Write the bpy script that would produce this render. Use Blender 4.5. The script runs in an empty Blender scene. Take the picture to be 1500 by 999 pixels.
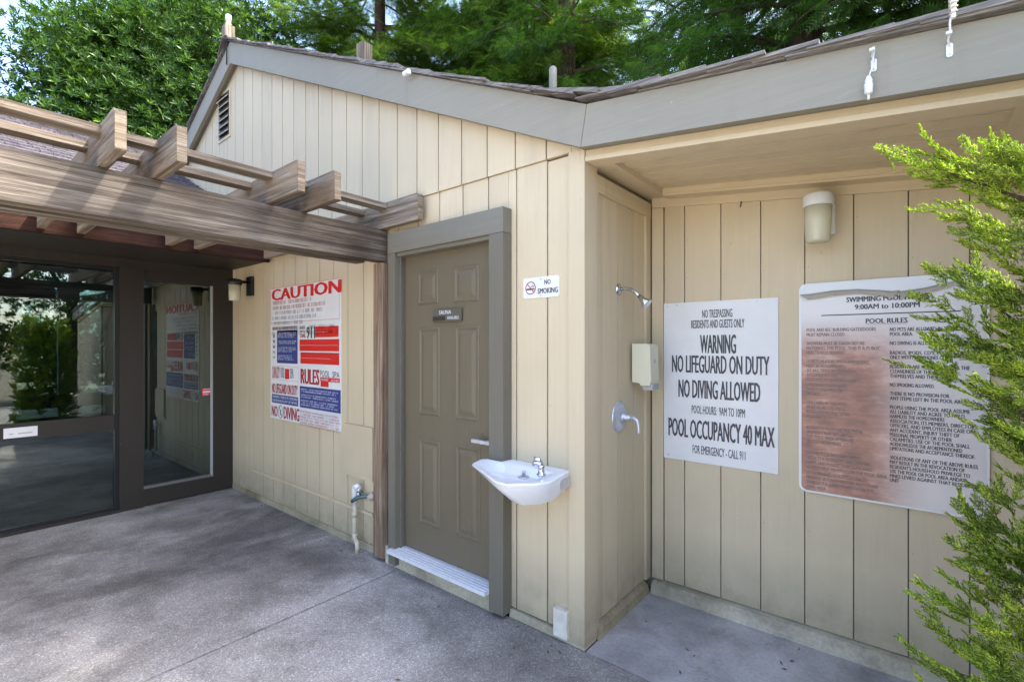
import bpy, bmesh, math, random
import numpy as np
from mathutils import Vector, Matrix
R = math.radians
random.seed(7); rng = np.random.default_rng(7)
scene = bpy.context.scene
COL = scene.collection
# ------------------------------------------------------------------ camera
CAM_H = 1.5; FPX = 706.0; PCX = 750.0; PCY = 506.0; YAW = R(39.25)
cd = bpy.data.cameras.new('camera'); cam = bpy.data.objects.new('camera', cd); COL.objects.link(cam)
cam.location = (0, 0, CAM_H); cam.rotation_euler = (R(90), 0, YAW)
cd.sensor_width = 36; cd.lens = 36 * FPX / 1500
cd.shift_y = (PCY - 499.5) / 1500; cd.clip_end = 2000; cd.clip_start = 0.05
scene.camera = cam
# ------------------------------------------------------------------ light
SUN = Vector((.44, .367, .82)).normalized()
w = bpy.data.worlds.new('World'); scene.world = w; w.use_nodes = True
nt = w.node_tree; bg = nt.nodes['Background']
sky = nt.nodes.new('ShaderNodeTexSky'); sky.sky_type = 'NISHITA'; sky.sun_disc = False
sky.sun_elevation = math.asin(SUN.z); sky.sun_rotation = math.atan2(SUN.x, SUN.y)
sky.dust_density = 2.5; sky.air_density = .8; sky.ozone_density = .5
nt.links.new(sky.outputs[0], bg.inputs[0]); bg.inputs[1].default_value = 0.15
sd = bpy.data.lights.new('sun', 'SUN'); so = bpy.data.objects.new('sun', sd); COL.objects.link(so)
sd.energy = 2.6; sd.angle = R(.6); sd.color = (1, .93, .82)
so.rotation_euler = (-SUN).to_track_quat('-Z', 'Y').to_euler(); so.location = (5, 5, 20)
vs = scene.view_settings; vs.view_transform = 'Standard'; vs.look = 'None'; vs.gamma = 1; vs.exposure = 2.68

# ------------------------------------------------------------------ pixel-to-plane measuring
FW = (-math.sin(YAW), math.cos(YAW)); RT = (math.cos(YAW), math.sin(YAW))
def ray(px, py):
    k = (px - PCX) / FPX
    return FW[0] + k * RT[0], FW[1] + k * RT[1], -(py - PCY) / FPX
def aty(px, py, Y=2.07):
    d = ray(px, py); t = Y / d[1]; return d[0] * t, CAM_H + d[2] * t
def atx(px, py, X):
    d = ray(px, py); t = X / d[0]; return d[1] * t, CAM_H + d[2] * t
def att(px, py, t):
    d = ray(px, py); return Vector((d[0] * t, d[1] * t, CAM_H + d[2] * t))

# ------------------------------------------------------------------ materials
MATS = {}
def newmat(name):
    m = bpy.data.materials.new(name); m.use_nodes = True; MATS[name] = m
    return m, m.node_tree, m.node_tree.nodes['Principled BSDF']
def N(nt, t, **k):
    n = nt.nodes.new(t)
    for a, b in k.items():
        if a.startswith('_'): n.inputs[a[1:].replace('_', ' ')].default_value = b
        else: setattr(n, a, b)
    return n
def noise(nt, scale, detail=4, rough=.6, vec=None, stretch=None, dist=0, coord='Object'):
    tc = N(nt, 'ShaderNodeTexCoord'); n = N(nt, 'ShaderNodeTexNoise')
    n.inputs['Scale'].default_value = scale; n.inputs['Detail'].default_value = detail
    n.inputs['Roughness'].default_value = rough; n.inputs['Distortion'].default_value = dist
    src = tc.outputs[coord]
    if stretch:
        mp = N(nt, 'ShaderNodeMapping'); mp.inputs['Scale'].default_value = stretch
        nt.links.new(src, mp.inputs[0]); src = mp.outputs[0]
    nt.links.new(src, n.inputs['Vector'])
    return n.outputs['Fac']
def ramp(nt, fac, stops):
    r = N(nt, 'ShaderNodeValToRGB'); e = r.color_ramp.elements
    while len(e) < len(stops): e.new(.5)
    for el, (p, c) in zip(e, stops):
        el.position = p; el.color = (*c, 1) if len(c) == 3 else c
    nt.links.new(fac, r.inputs[0]); return r.outputs[0]
def mix(nt, fac, a, b, mode='MIX'):
    m = N(nt, 'ShaderNodeMix', data_type='RGBA', blend_type=mode)
    for s, v in ((0, fac), (6, a), (7, b)):
        if hasattr(v, 'links') or hasattr(v, 'is_linked'): nt.links.new(v, m.inputs[s])
        else: m.inputs[s].default_value = v if s == 0 else (*v, 1)
    return m.outputs[2]
def bump(nt, bs, h, strength=.3, dist=.004):
    b = N(nt, 'ShaderNodeBump'); b.inputs['Strength'].default_value = strength; b.inputs['Distance'].default_value = dist
    nt.links.new(h, b.inputs['Height']); nt.links.new(b.outputs[0], bs.inputs['Normal'])
def rnd_obj(nt):
    return N(nt, 'ShaderNodeObjectInfo').outputs['Random']

def flat(name, col, rough=.5, metal=0, spec=.5, var=0.0, scale=8, bmp=0, bscale=200):
    m, nt, bs = newmat(name)
    bs.inputs['Roughness'].default_value = rough; bs.inputs['Metallic'].default_value = metal
    bs.inputs['Specular IOR Level'].default_value = spec
    bs.inputs['Base Color'].default_value = (*col, 1)
    if var:
        f = noise(nt, scale, 5)
        c = ramp(nt, f, [(.3, tuple(x * (1 - var) for x in col)), (.7, tuple(min(1, x * (1 + var * .6)) for x in col))])
        nt.links.new(c, bs.inputs['Base Color'])
    if bmp: bump(nt, bs, noise(nt, bscale, 3), bmp, .002)
    return m

def paint(name, col, grain_axis='z', scuff=0, dirt=(.30, .26, .18), var=.10, rough=.62, lowdirt=True, nick=None):
    """painted wood: faint grain, per-board tone, scuffs and grime"""
    m, nt, bs = newmat(name)
    st = {'x': (2, 60, 60), 'y': (60, 2, 60), 'z': (60, 60, 2)}[grain_axis]
    g = noise(nt, 1.0, 6, .65, stretch=st)
    g2 = noise(nt, 1.0, 4, .6, stretch=tuple(v * 4 for v in st))
    big = noise(nt, 1.6, 5, .6)
    c = ramp(nt, g, [(.25, tuple(x * (1 - var) for x in col)), (.75, tuple(x * (1 + var * .5) for x in col))])
    c = mix(nt, N_scale(nt, ramp(nt, big, [(.45, (0, 0, 0)), (.8, (1, 1, 1))]), .22), c, dirt)
    rv = ramp(nt, rnd_obj(nt), [(0, (.93, .93, .93)), (1, (1.0, 1.0, 1.0))])
    c = mix(nt, 1.0, c, rv, 'MULTIPLY')
    sp = ramp(nt, noise(nt, 26, 2, .5), [(.76, (0, 0, 0)), (.79, (1, 1, 1))])
    c = mix(nt, N_scale(nt, sp, .45), c, nick or dirt)
    if scuff:
        sf = noise(nt, 1.0, 5, .75, stretch=(14, 14, 3.5) if grain_axis == 'z' else (2.5, 14, 16))
        c = mix(nt, N_scale(nt, ramp(nt, sf, [(.66, (0, 0, 0)), (.80, (1, 1, 1))]), scuff), c, nick)
    dr = noise(nt, 1.0, 4, .6, stretch=(9, 9, .7))
    c = mix(nt, N_scale(nt, ramp(nt, dr, [(.56, (0, 0, 0)), (.74, (1, 1, 1))]), .22), c, tuple(x * .8 for x in dirt))
    if lowdirt:
        tc = N(nt, 'ShaderNodeTexCoord'); sx = N(nt, 'ShaderNodeSeparateXYZ'); nt.links.new(tc.outputs['Object'], sx.inputs[0])
        mr = N(nt, 'ShaderNodeMapRange'); nt.links.new(sx.outputs[2], mr.inputs[0])
        mr.inputs[1].default_value = .0; mr.inputs[2].default_value = .42; mr.inputs[3].default_value = 1.15; mr.inputs[4].default_value = 0
        mu = N(nt, 'ShaderNodeMath', operation='MULTIPLY'); nt.links.new(mr.outputs[0], mu.inputs[0])
        nt.links.new(noise(nt, 9, 6, .7), mu.inputs[1])
        c = mix(nt, mu.outputs[0], c, tuple(x * .55 for x in dirt))
    nt.links.new(c, bs.inputs['Base Color'])
    bs.inputs['Roughness'].default_value = rough; bs.inputs['Specular IOR Level'].default_value = .35
    ad = N(nt, 'ShaderNodeMath', operation='ADD'); nt.links.new(g, ad.inputs[0]); nt.links.new(g2, ad.inputs[1])
    bump(nt, bs, ad.outputs[0], .35, .0025)
    return m
def N_scale(nt, c, k):
    mu = N(nt, 'ShaderNodeMath', operation='MULTIPLY'); nt.links.new(c, mu.inputs[0]); mu.inputs[1].default_value = k
    return mu.outputs[0]

def wood(name, axis, dark, mid, light, rough=.8, warm=None, knots=True, bm_=.8):
    m, nt, bs = newmat(name)
    s = {'x': (.9, 42, 42), 'y': (42, .9, 42), 'z': (42, 42, .9)}[axis]
    g = noise(nt, 1.0, 8, .72, stretch=s, dist=.8)
    f = noise(nt, 1.0, 4, .7, stretch=tuple(v * 5 for v in s))
    b = noise(nt, 1.3, 4, .6, stretch={'x': (.8, 2.5, 2.5), 'y': (2.5, .8, 2.5), 'z': (2.5, 2.5, .8)}[axis])
    c = ramp(nt, g, [(.30, dark), (.48, mid), (.68, light)])
    c2 = ramp(nt, f, [(.35, (.45, .43, .42)), (.6, (1, 1, 1))])
    c = mix(nt, .75, c, c2, 'MULTIPLY')
    ck = noise(nt, 1.0, 3, .55, stretch=tuple(v * 2.2 for v in s), dist=.3)
    c = mix(nt, ramp(nt, ck, [(.30, (.85, .85, .85)), (.36, (0, 0, 0))]), c, tuple(x * .5 for x in dark))
    c = mix(nt, N_scale(nt, ramp(nt, b, [(.50, (0, 0, 0)), (.68, (1, 1, 1))]), .7), c, dark)
    if warm:
        wf = noise(nt, 2.2, 3, .6, stretch={'x': (.7, 2, 2), 'y': (2, .7, 2), 'z': (2, 2, .7)}[axis])
        c = mix(nt, N_scale(nt, ramp(nt, wf, [(.45, (0, 0, 0)), (.62, (1, 1, 1))]), .65), c, warm)
    if knots:
        tc = N(nt, 'ShaderNodeTexCoord'); mp = N(nt, 'ShaderNodeMapping')
        mp.inputs['Scale'].default_value = {'x': (.9, 3.3, 3.3), 'y': (3.3, .9, 3.3), 'z': (3.3, 3.3, .9)}[axis]
        nt.links.new(tc.outputs['Object'], mp.inputs[0])
        v = N(nt, 'ShaderNodeTexVoronoi'); v.inputs['Scale'].default_value = 1.6; nt.links.new(mp.outputs[0], v.inputs['Vector'])
        kf = ramp(nt, v.outputs['Distance'], [(.0, (1, 1, 1)), (.055, (.8, .8, .8)), (.085, (0, 0, 0))])
        c = mix(nt, N_scale(nt, kf, .75), c, tuple(x * .35 for x in dark))
    nt.links.new(c, bs.inputs['Base Color']); bs.inputs['Roughness'].default_value = rough
    bs.inputs['Specular IOR Level'].default_value = .2
    ad = N(nt, 'ShaderNodeMath', operation='ADD'); nt.links.new(g, ad.inputs[0]); nt.links.new(f, ad.inputs[1])
    bump(nt, bs, ad.outputs[0], bm_, .006)
    return m

def concrete(name, base, dark, light, speck=.5, stain=.8, smooth=False, rough=.85):
    m, nt, bs = newmat(name)
    big = noise(nt, .75, 5, .6, dist=.6); med = noise(nt, 3.2, 6, .65, dist=.3); fine = noise(nt, 150 if not smooth else 60, 3, .6)
    tc = N(nt, 'ShaderNodeTexCoord'); v = N(nt, 'ShaderNodeTexVoronoi'); v.inputs['Scale'].default_value = 170
    nt.links.new(tc.outputs['Object'], v.inputs['Vector'])
    c = ramp(nt, big, [(.32, dark), (.5, base), (.68, light)])
    c = mix(nt, stain, c, ramp(nt, med, [(.28, (.45, .44, .43)), (.5, (.95, .95, .95)), (.72, (1.25, 1.25, 1.27))]), 'MULTIPLY')
    if not smooth:
        sepc = N(nt, 'ShaderNodeSeparateColor'); nt.links.new(v.outputs['Color'], sepc.inputs[0])
        sp = ramp(nt, sepc.outputs[0], [(.0, (.42, .42, .44)), (.35, (.8, .8, .8)), (.72, (1.15, 1.13, 1.12)), (.93, (1.5, 1.5, 1.5)), (1.0, (2.6, 2.6, 2.6))])
        c = mix(nt, speck, c, sp, 'MULTIPLY')
    c = mix(nt, .4, c, ramp(nt, fine, [(.3, (.6, .6, .6)), (.7, (1.3, 1.3, 1.3))]), 'MULTIPLY')
    chip = ramp(nt, noise(nt, 14, 3, .6), [(.72, (0, 0, 0)), (.78, (1, 1, 1))])
    c = mix(nt, N_scale(nt, chip, .35), c, tuple(min(1, x * 1.9) for x in light))
    nt.links.new(c, bs.inputs['Base Color']); bs.inputs['Roughness'].default_value = rough
    bs.inputs['Specular IOR Level'].default_value = .35
    bump(nt, bs, v.outputs['Distance'] if not smooth else fine, .35 if not smooth else .15, .003)
    return m

CREAM = (.60, .495, .335)
M = {}
M['siding'] = paint('painted_siding', CREAM, 'z', 0, (.35, .29, .19), var=.045)
M['siding_x'] = paint('painted_trim_horizontal', tuple(c * 1.04 for c in CREAM), 'x', 0, (.36, .31, .21), lowdirt=False, var=.06)
M['siding_y'] = paint('painted_trim_depth', CREAM, 'y', 0, (.33, .28, .19), lowdirt=False)
M['trim'] = paint('grey_trim_paint', (.195, .178, .138), 'x', .6, (.15, .14, .12), lowdirt=False, nick=(.5, .5, .47), rough=.5)
M['trim_z'] = paint('grey_trim_upright', (.165, .148, .112), 'z', .6, (.12, .11, .09), lowdirt=False, nick=(.42, .42, .40), rough=.5)
M['door'] = paint('door_paint', (.155, .125, .080), 'z', .6, (.12, .105, .08), lowdirt=False, var=.05, nick=(.35, .34, .32), rough=.42)
M['fascia_grey'] = paint('fascia_paint', (.285, .264, .212), 'x', .6, (.20, .185, .145), lowdirt=False, nick=(.4, .4, .36), rough=.7)
M['groove'] = flat('groove_shadow_backing', (.11, .09, .06), .9)
M['brown'] = paint('dark_brown_paint', (.031, .025, .019), 'z', .3, (.03, .025, .02), lowdirt=False, nick=(.25, .24, .22), rough=.5)
M['black'] = flat('black_metal', (.012, .012, .013), .35)
M['footing'] = concrete('mossy_footing', (.33, .27, .17), (.16, .13, .07), (.42, .36, .26), smooth=True)
M['curb'] = concrete('painted_curb', (.46, .40, .29), (.30, .26, .18), (.56, .50, .40), smooth=True)
M['patio'] = concrete('aggregate_concrete', (.275, .256, .238), (.145, .135, .126), (.40, .378, .355), speck=.5)
M['deck'] = concrete('bounce_deck_concrete', (.58, .53, .44), (.48, .44, .37), (.66, .61, .52), speck=.5)  # kept pale and warm so the unseen deck bounces light onto the walls
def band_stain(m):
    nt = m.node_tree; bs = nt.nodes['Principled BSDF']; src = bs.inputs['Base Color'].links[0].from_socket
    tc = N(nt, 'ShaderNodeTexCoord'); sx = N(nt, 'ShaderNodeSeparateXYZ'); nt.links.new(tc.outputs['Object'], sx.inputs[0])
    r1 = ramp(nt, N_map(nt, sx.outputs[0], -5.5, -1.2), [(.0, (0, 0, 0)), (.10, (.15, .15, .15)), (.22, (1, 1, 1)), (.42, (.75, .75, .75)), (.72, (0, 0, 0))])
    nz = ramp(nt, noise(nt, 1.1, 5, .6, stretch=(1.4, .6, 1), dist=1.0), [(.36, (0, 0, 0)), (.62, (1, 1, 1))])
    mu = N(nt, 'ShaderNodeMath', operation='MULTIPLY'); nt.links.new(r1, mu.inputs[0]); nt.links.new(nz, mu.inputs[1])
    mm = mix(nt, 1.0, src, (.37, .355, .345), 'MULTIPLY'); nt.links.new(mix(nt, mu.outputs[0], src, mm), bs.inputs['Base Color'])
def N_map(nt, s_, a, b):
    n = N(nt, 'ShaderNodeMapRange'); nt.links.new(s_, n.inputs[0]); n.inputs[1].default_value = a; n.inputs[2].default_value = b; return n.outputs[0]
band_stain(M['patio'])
M['shower_floor'] = concrete('smooth_blue_grey_concrete', (.38, .365, .36), (.25, .245, .255), (.52, .50, .49), smooth=True, rough=.6)
M['subbase'] = flat('dark_joint_filler', (.05, .047, .042), .95)
M['earth'] = flat('earth', (.12, .10, .06), .95, var=.4, scale=1.5)
GW = ((.055, .041, .030), (.23, .185, .14), (.50, .43, .345))
for ax in 'xyz': M['wood_' + ax] = wood('weathered_wood_' + ax, ax, *GW, warm=(.27, .19, .115) if ax == 'x' else None)
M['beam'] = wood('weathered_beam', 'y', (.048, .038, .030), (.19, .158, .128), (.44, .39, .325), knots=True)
def end_shade(m, ax, a, b, tint, k=.8):  # paints shade into the base colour, growing from a to b
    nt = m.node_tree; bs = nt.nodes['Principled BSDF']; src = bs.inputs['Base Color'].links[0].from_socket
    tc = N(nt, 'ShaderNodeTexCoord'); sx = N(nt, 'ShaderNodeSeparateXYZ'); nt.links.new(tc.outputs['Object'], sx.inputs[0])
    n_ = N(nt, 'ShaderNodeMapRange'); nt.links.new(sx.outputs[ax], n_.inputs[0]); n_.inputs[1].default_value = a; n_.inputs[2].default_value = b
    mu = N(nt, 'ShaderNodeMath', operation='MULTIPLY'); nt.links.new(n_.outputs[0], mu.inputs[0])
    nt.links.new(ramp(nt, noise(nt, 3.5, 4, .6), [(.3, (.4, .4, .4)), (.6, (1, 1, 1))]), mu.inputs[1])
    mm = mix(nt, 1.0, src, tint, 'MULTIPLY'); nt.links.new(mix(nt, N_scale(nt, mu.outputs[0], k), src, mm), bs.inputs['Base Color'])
end_shade(M['beam'], 1, .9, 1.9, (.42, .36, .32))  # shade on the beam's wall end, put into its colour
M['post'] = wood('rusty_post_wood', 'z', (.09, .05, .032), (.30, .205, .135), (.50, .41, .31))
M['end'] = wood('end_grain', 'y', (.16, .12, .08), (.33, .26, .18), (.5, .42, .32), knots=False)
M['rust'] = wood('rust_stained_board', 'y', (.012, .006, .004), (.036, .014, .009), (.09, .038, .022))
M['shake'] = wood('grey_shake_wood', 'x', (.09, .08, .075), (.24, .22, .205), (.42, .39, .365), knots=False)
M['shingle'] = wood('purple_grey_shingle', 'x', (.035, .031, .037), (.10, .088, .102), (.19, .172, .195), knots=False)
M['sign'] = flat('white_sign_metal', (.70, .69, .68), .35, var=.05, scale=5)
M['sign_ink'] = flat('dark_sign_ink', (.05, .05, .055), .5)
M['ink_grey'] = flat('faded_grey_ink', (.33, .32, .36), .6)
M['ink_faint'] = flat('faded_rust_ink', (.23, .15, .125), .6)
M['ink_pink'] = flat('faded_pink_ink', (.50, .22, .22), .6)
M['red'] = flat('red_ink', (.62, .018, .012), .45, var=.05)
M['dkred'] = flat('dark_red_ink', (.34, .02, .03), .5)
M['navy'] = flat('navy_ink', (.035, .045, .20), .5)
M['pale'] = flat('pale_print', (.60, .62, .70), .5)
M['pinkpale'] = flat('pale_pink_print', (.62, .50, .50), .5)
M['white'] = flat('white_paint', (.70, .70, .70), .35)
M['pvc'] = flat('white_plastic', (.72, .71, .68), .4, var=.04)
M['pvc_old'] = flat('painted_old_pipe', (.50, .44, .33), .5, var=.15, scale=30)
M['block'] = flat('weathered_white_box', (.62, .58, .50), .6, var=.2, scale=14)
M['chrome'] = flat('chrome', (.62, .64, .68), .18, 1)
M['dull_chrome'] = flat('dull_chrome', (.56, .58, .63), .30, .55, var=.15, scale=40)
M['bibcock'] = flat('blue_grey_brass', (.10, .16, .17), .45, .4, var=.4, scale=60)
M['porcelain'] = flat('porcelain', (.76, .77, .80), .12, spec=.6)
M['ivory'] = flat('ivory_plastic', (.66, .63, .47), .4)
M['grey_plastic'] = flat('grey_plastic', (.40, .41, .40), .4)
M['alu'] = flat('brushed_aluminium', (.78, .78, .82), .45, .25, var=.12, scale=50)
M['glass_lamp'] = None
m, nt, bs = newmat('ribbed_lamp_glass'); M['glass_lamp'] = m
bs.inputs['Base Color'].default_value = (.74, .70, .52, 1); bs.inputs['Roughness'].default_value = .25
bs.inputs['Subsurface Weight'].default_value = .4; bs.inputs['Subsurface Radius'].default_value = (.02, .02, .02)
bs.inputs['Transmission Weight'].default_value = .25
m, nt, bs = newmat('window_glass'); M['glass'] = m
for n in list(nt.nodes):
    if n.type == 'BSDF_PRINCIPLED': nt.nodes.remove(n)
gl = N(nt, 'ShaderNodeBsdfGlossy'); gl.inputs['Roughness'].default_value = .004; gl.inputs['Color'].default_value = (.88, .95, .92, 1)
tr = N(nt, 'ShaderNodeBsdfTransparent'); tr.inputs['Color'].default_value = (.46, .55, .53, 1)
fr = N(nt, 'ShaderNodeFresnel'); fr.inputs['IOR'].default_value = 1.65
ms = N(nt, 'ShaderNodeMixShader'); mr = N(nt, 'ShaderNodeMath', operation='MULTIPLY_ADD'); mr.inputs[1].default_value = .9; mr.inputs[2].default_value = .08
nt.links.new(fr.outputs[0], mr.inputs[0]); nt.links.new(mr.outputs[0], ms.inputs[0]); nt.links.new(tr.outputs[0], ms.inputs[1]); nt.links.new(gl.outputs[0], ms.inputs[2])
nt.links.new(ms.outputs[0], nt.nodes['Material Output'].inputs[0])
# scratched copper-coloured worn metal sign
m, nt, bs = newmat('worn_metal_sign'); M['worn'] = m
tc = N(nt, 'ShaderNodeTexCoord'); sx = N(nt, 'ShaderNodeSeparateXYZ'); nt.links.new(tc.outputs['Object'], sx.inputs[0])
def mrange(src, a, b, c=0, d=1, smooth=True):
    n = N(nt, 'ShaderNodeMapRange'); n.interpolation_type = 'SMOOTHSTEP' if smooth else 'LINEAR'
    nt.links.new(src, n.inputs[0])
    for i, v in enumerate((a, b, c, d)): n.inputs[i + 1].default_value = v
    return n.outputs[0]
fx = mrange(sx.outputs[0], .12, -.16); fz = mrange(sx.outputs[2], 1.68, 1.42)
p = N(nt, 'ShaderNodeMath', operation='MULTIPLY'); nt.links.new(fx, p.inputs[0]); nt.links.new(fz, p.inputs[1])
sc = noise(nt, 1.0, 8, .78, stretch=(2.0, 1, 75)); pa = noise(nt, 4.5, 5, .65, stretch=(1, 1, 1.8))
pp = N(nt, 'ShaderNodeMath', operation='MULTIPLY'); nt.links.new(p.outputs[0], pp.inputs[0]); nt.links.new(mrange(pa, .15, .5, .55, 1), pp.inputs[1])
cop = ramp(nt, pa, [(.30, (.47, .25, .17)), (.46, (.34, .17, .125)), (.62, (.22, .115, .09)), (.8, (.45, .27, .2))])
cop = mix(nt, .5, cop, ramp(nt, sc, [(.3, (.7, .7, .7)), (.55, (1.1, 1.1, 1.1)), (.72, (1.7, 1.6, 1.5))]), 'MULTIPLY')
c = mix(nt, pp.outputs[0], (.64, .60, .585), cop)
nt.links.new(c, bs.inputs['Base Color']); bs.inputs['Roughness'].default_value = .38; bs.inputs['Metallic'].default_value = .15
bump(nt, bs, sc, .15, .001)

def foliage(name, a, b, c, trans=.35, rough=.5, clump=1.0):
    m, nt, bs = newmat(name)
    geo = N(nt, 'ShaderNodeNewGeometry')
    col = ramp(nt, geo.outputs['Random Per Island'], [(0, a), (.55, b), (1, c)])
    cl = noise(nt, clump, 3, .6)
    col = mix(nt, .6, col, ramp(nt, cl, [(.35, (.55, .6, .55)), (.65, (1.3, 1.25, 1.1))]), 'MULTIPLY')
    nt.links.new(col, bs.inputs['Base Color']); bs.inputs['Roughness'].default_value = rough
    bs.inputs['Specular IOR Level'].default_value = .22
    t = N(nt, 'ShaderNodeBsdfTranslucent')
    tcol = mix(nt, 1.0, col, (1.5, 1.7, .55), 'MULTIPLY'); nt.links.new(tcol, t.inputs[0])
    ms = N(nt, 'ShaderNodeMixShader'); ms.inputs[0].default_value = trans
    nt.links.new(bs.outputs[0], ms.inputs[1]); nt.links.new(t.outputs[0], ms.inputs[2])
    nt.links.new(ms.outputs[0], nt.nodes['Material Output'].inputs[0])
    return m
M['leaf_broad'] = foliage('glossy_broad_leaf', (.022, .055, .014), (.045, .10, .020), (.10, .18, .035), .28, .36, 1.6)
M['leaf_red'] = foliage('redwood_needles', (.035, .085, .028), (.07, .14, .040), (.14, .215, .06), .48, .6, .9)
M['leaf_red2'] = foliage('yellow_green_needles', (.05, .10, .022), (.10, .165, .036), (.18, .24, .065), .48, .6, .9)
M['leaf_jun'] = foliage('juniper_scale_leaves', (.12, .18, .03), (.34, .42, .05), (.64, .66, .17), .55, .5, 9)
M['bark'] = wood('redwood_bark', 'z', (.03, .018, .012), (.085, .048, .034), (.17, .10, .075), knots=False)
M['twig'] = wood('grey_twig', 'z', (.05, .035, .025), (.14, .10, .075), (.25, .2, .16), knots=False)

# ------------------------------------------------------------------ geometry helpers
def obj(name, bm, mat, parent=None, bevel=0, smooth=False, seg=1):
    if bevel:
        bmesh.ops.bevel(bm, geom=[e for e in bm.edges if len(e.link_faces) == 2 and e.calc_face_angle(0) > .5], offset=bevel, segments=seg, affect='EDGES', clamp_overlap=True)
    bmesh.ops.recalc_face_normals(bm, faces=bm.faces)
    me = bpy.data.meshes.new(name); bm.to_mesh(me); bm.free()
    return link(name, me, mat, parent, smooth)
def link(name, me, mat, parent=None, smooth=False):
    me.materials.append(mat)
    if smooth: me.polygons.foreach_set('use_smooth', [True] * len(me.polygons))
    o = bpy.data.objects.new(name, me); COL.objects.link(o)
    if parent:
        o.parent = parent; o.matrix_parent_inverse = world_of(parent).inverted()
    return o
def world_of(o):
    m = Matrix.LocRotScale(o.location, o.rotation_euler, o.scale)
    if o.parent: return world_of(o.parent) @ o.matrix_parent_inverse @ m
    return m
def tag(o, label, cat, group=None):
    o['label'] = label; o['category'] = cat
    if group: o['group'] = group
    return o
def thing(name, loc, label, cat, group=None):
    o = bpy.data.objects.new(name, None); o.empty_display_size = .1; COL.objects.link(o); o.location = loc
    return tag(o, label, cat, group)
def struct(o): o['kind'] = 'structure'; return o
def stuff(o): o['kind'] = 'stuff'; return o
def BM(): return bmesh.new()
def abox(bm, x0, x1, y0, y1, z0, z1):
    vs = [bm.verts.new((x, y, z)) for z in (z0, z1) for x, y in ((x0, y0), (x1, y0), (x1, y1), (x0, y1))]
    for f in ((3, 2, 1, 0), (4, 5, 6, 7), (0, 1, 5, 4), (1, 2, 6, 5), (2, 3, 7, 6), (3, 0, 4, 7)):
        bm.faces.new([vs[i] for i in f])
    return vs
def box(name, x0, x1, y0, y1, z0, z1, mat, parent=None, bevel=0):
    bm = BM(); abox(bm, x0, x1, y0, y1, z0, z1); return obj(name, bm, mat, parent, bevel)
def aprism(bm, pts, a0, a1, plane='y'):
    """extrude a 2D outline; plane 'y': pts are (x,z) between y=a0..a1; 'x': (y,z); 'z': (x,y)"""
    def P(p, a): return {'y': (p[0], a, p[1]), 'x': (a, p[0], p[1]), 'z': (p[0], p[1], a)}[plane]
    A = [bm.verts.new(P(p, a0)) for p in pts]; B = [bm.verts.new(P(p, a1)) for p in pts]
    bm.faces.new(A); bm.faces.new(B[::-1]); n = len(pts)
    for i in range(n): bm.faces.new((A[i], B[i], B[(i + 1) % n], A[(i + 1) % n]))
def prism(name, pts, a0, a1, mat, parent=None, plane='y', bevel=0):
    bm = BM(); aprism(bm, pts, a0, a1, plane); return obj(name, bm, mat, parent, bevel)
def atube(bm, pts, rad, n=10, cap=True):
    pts = [Vector(p) for p in pts]; rads = rad if hasattr(rad, '__len__') else [rad] * len(pts)
    rings = []; up = Vector((0, 0, 1)); prev = None
    for i, p in enumerate(pts):
        d = (pts[min(i + 1, len(pts) - 1)] - pts[max(i - 1, 0)]).normalized()
        if prev is None:
            a = d.cross(up) if abs(d.z) < .95 else d.cross(Vector((1, 0, 0)))
        else: a = prev - d * prev.dot(d)
        a.normalize(); prev = a; b = d.cross(a)
        rings.append([bm.verts.new(p + (a * math.cos(2 * math.pi * k / n) + b * math.sin(2 * math.pi * k / n)) * rads[i]) for k in range(n)])
    for r0, r1 in zip(rings, rings[1:]):
        for k in range(n): bm.faces.new((r0[k], r0[(k + 1) % n], r1[(k + 1) % n], r1[k]))
    if cap: bm.faces.new(rings[0][::-1]); bm.faces.new(rings[-1])
def tube(name, pts, rad, mat, parent=None, n=12, smooth=True):
    bm = BM(); atube(bm, pts, rad, n); o = obj(name, bm, mat, parent)
    if smooth:
        o.data.polygons.foreach_set('use_smooth', [len(p.vertices) == 4 for p in o.data.polygons])
    return o
TXT = {}
def text_bm(bm, s, x0, x1, z0, z1, y, bold=.0, slant=0.0, shear=0.0):
    """flat lettering filling the box x0..x1, z0..z1 on the plane Y=y (read from -Y)"""
    key = s
    if key not in TXT:
        cu = bpy.data.curves.new('lettering', 'FONT'); cu.body = s; cu.resolution_u = 2; cu.size = 1
        o = bpy.data.objects.new('lettering', cu); COL.objects.link(o)
        dg = bpy.context.evaluated_depsgraph_get(); me = o.evaluated_get(dg).to_mesh()
        v = np.array([tuple(q.co) for q in me.vertices]); f = [tuple(p.vertices) for p in me.polygons]
        o.evaluated_get(dg).to_mesh_clear(); bpy.data.objects.remove(o); bpy.data.curves.remove(cu)
        TXT[key] = (v, f)
    v, f = TXT[key]
    mn, mx = v.min(0), v.max(0)
    zb = 0.0 if not any(ch in s for ch in ',;()/') else 0.0
    top = mx[1]; bot = min(0.0, mn[1]) if False else 0.0
    sx = (x1 - x0) / (mx[0] - mn[0]); sz = (z1 - z0) / (top - bot)
    k = bold * (z1 - z0) * 1.1
    for i, dx in enumerate((0,) if not k else ((-k, 0, k) if bold < .05 else (-k, -k / 2, 0, k / 2, k))):
        vv = [bm.verts.new((x0 + dx + (q[0] - mn[0]) * sx, y - .00012 * i, z0 + (q[1] - bot) * sz)) for q in v]
        for t in f:
            try: bm.faces.new([vv[j] for j in t])
            except ValueError: pass
def flatobj(name, bm, mat, parent):
    me = bpy.data.meshes.new(name); bm.to_mesh(me); bm.free(); return link(name, me, mat, parent)
def arect(bm, x0, x1, z0, z1, y):
    v = [bm.verts.new(p) for p in ((x0, y, z0), (x1, y, z0), (x1, y, z1), (x0, y, z1))]; bm.faces.new(v)

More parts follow.
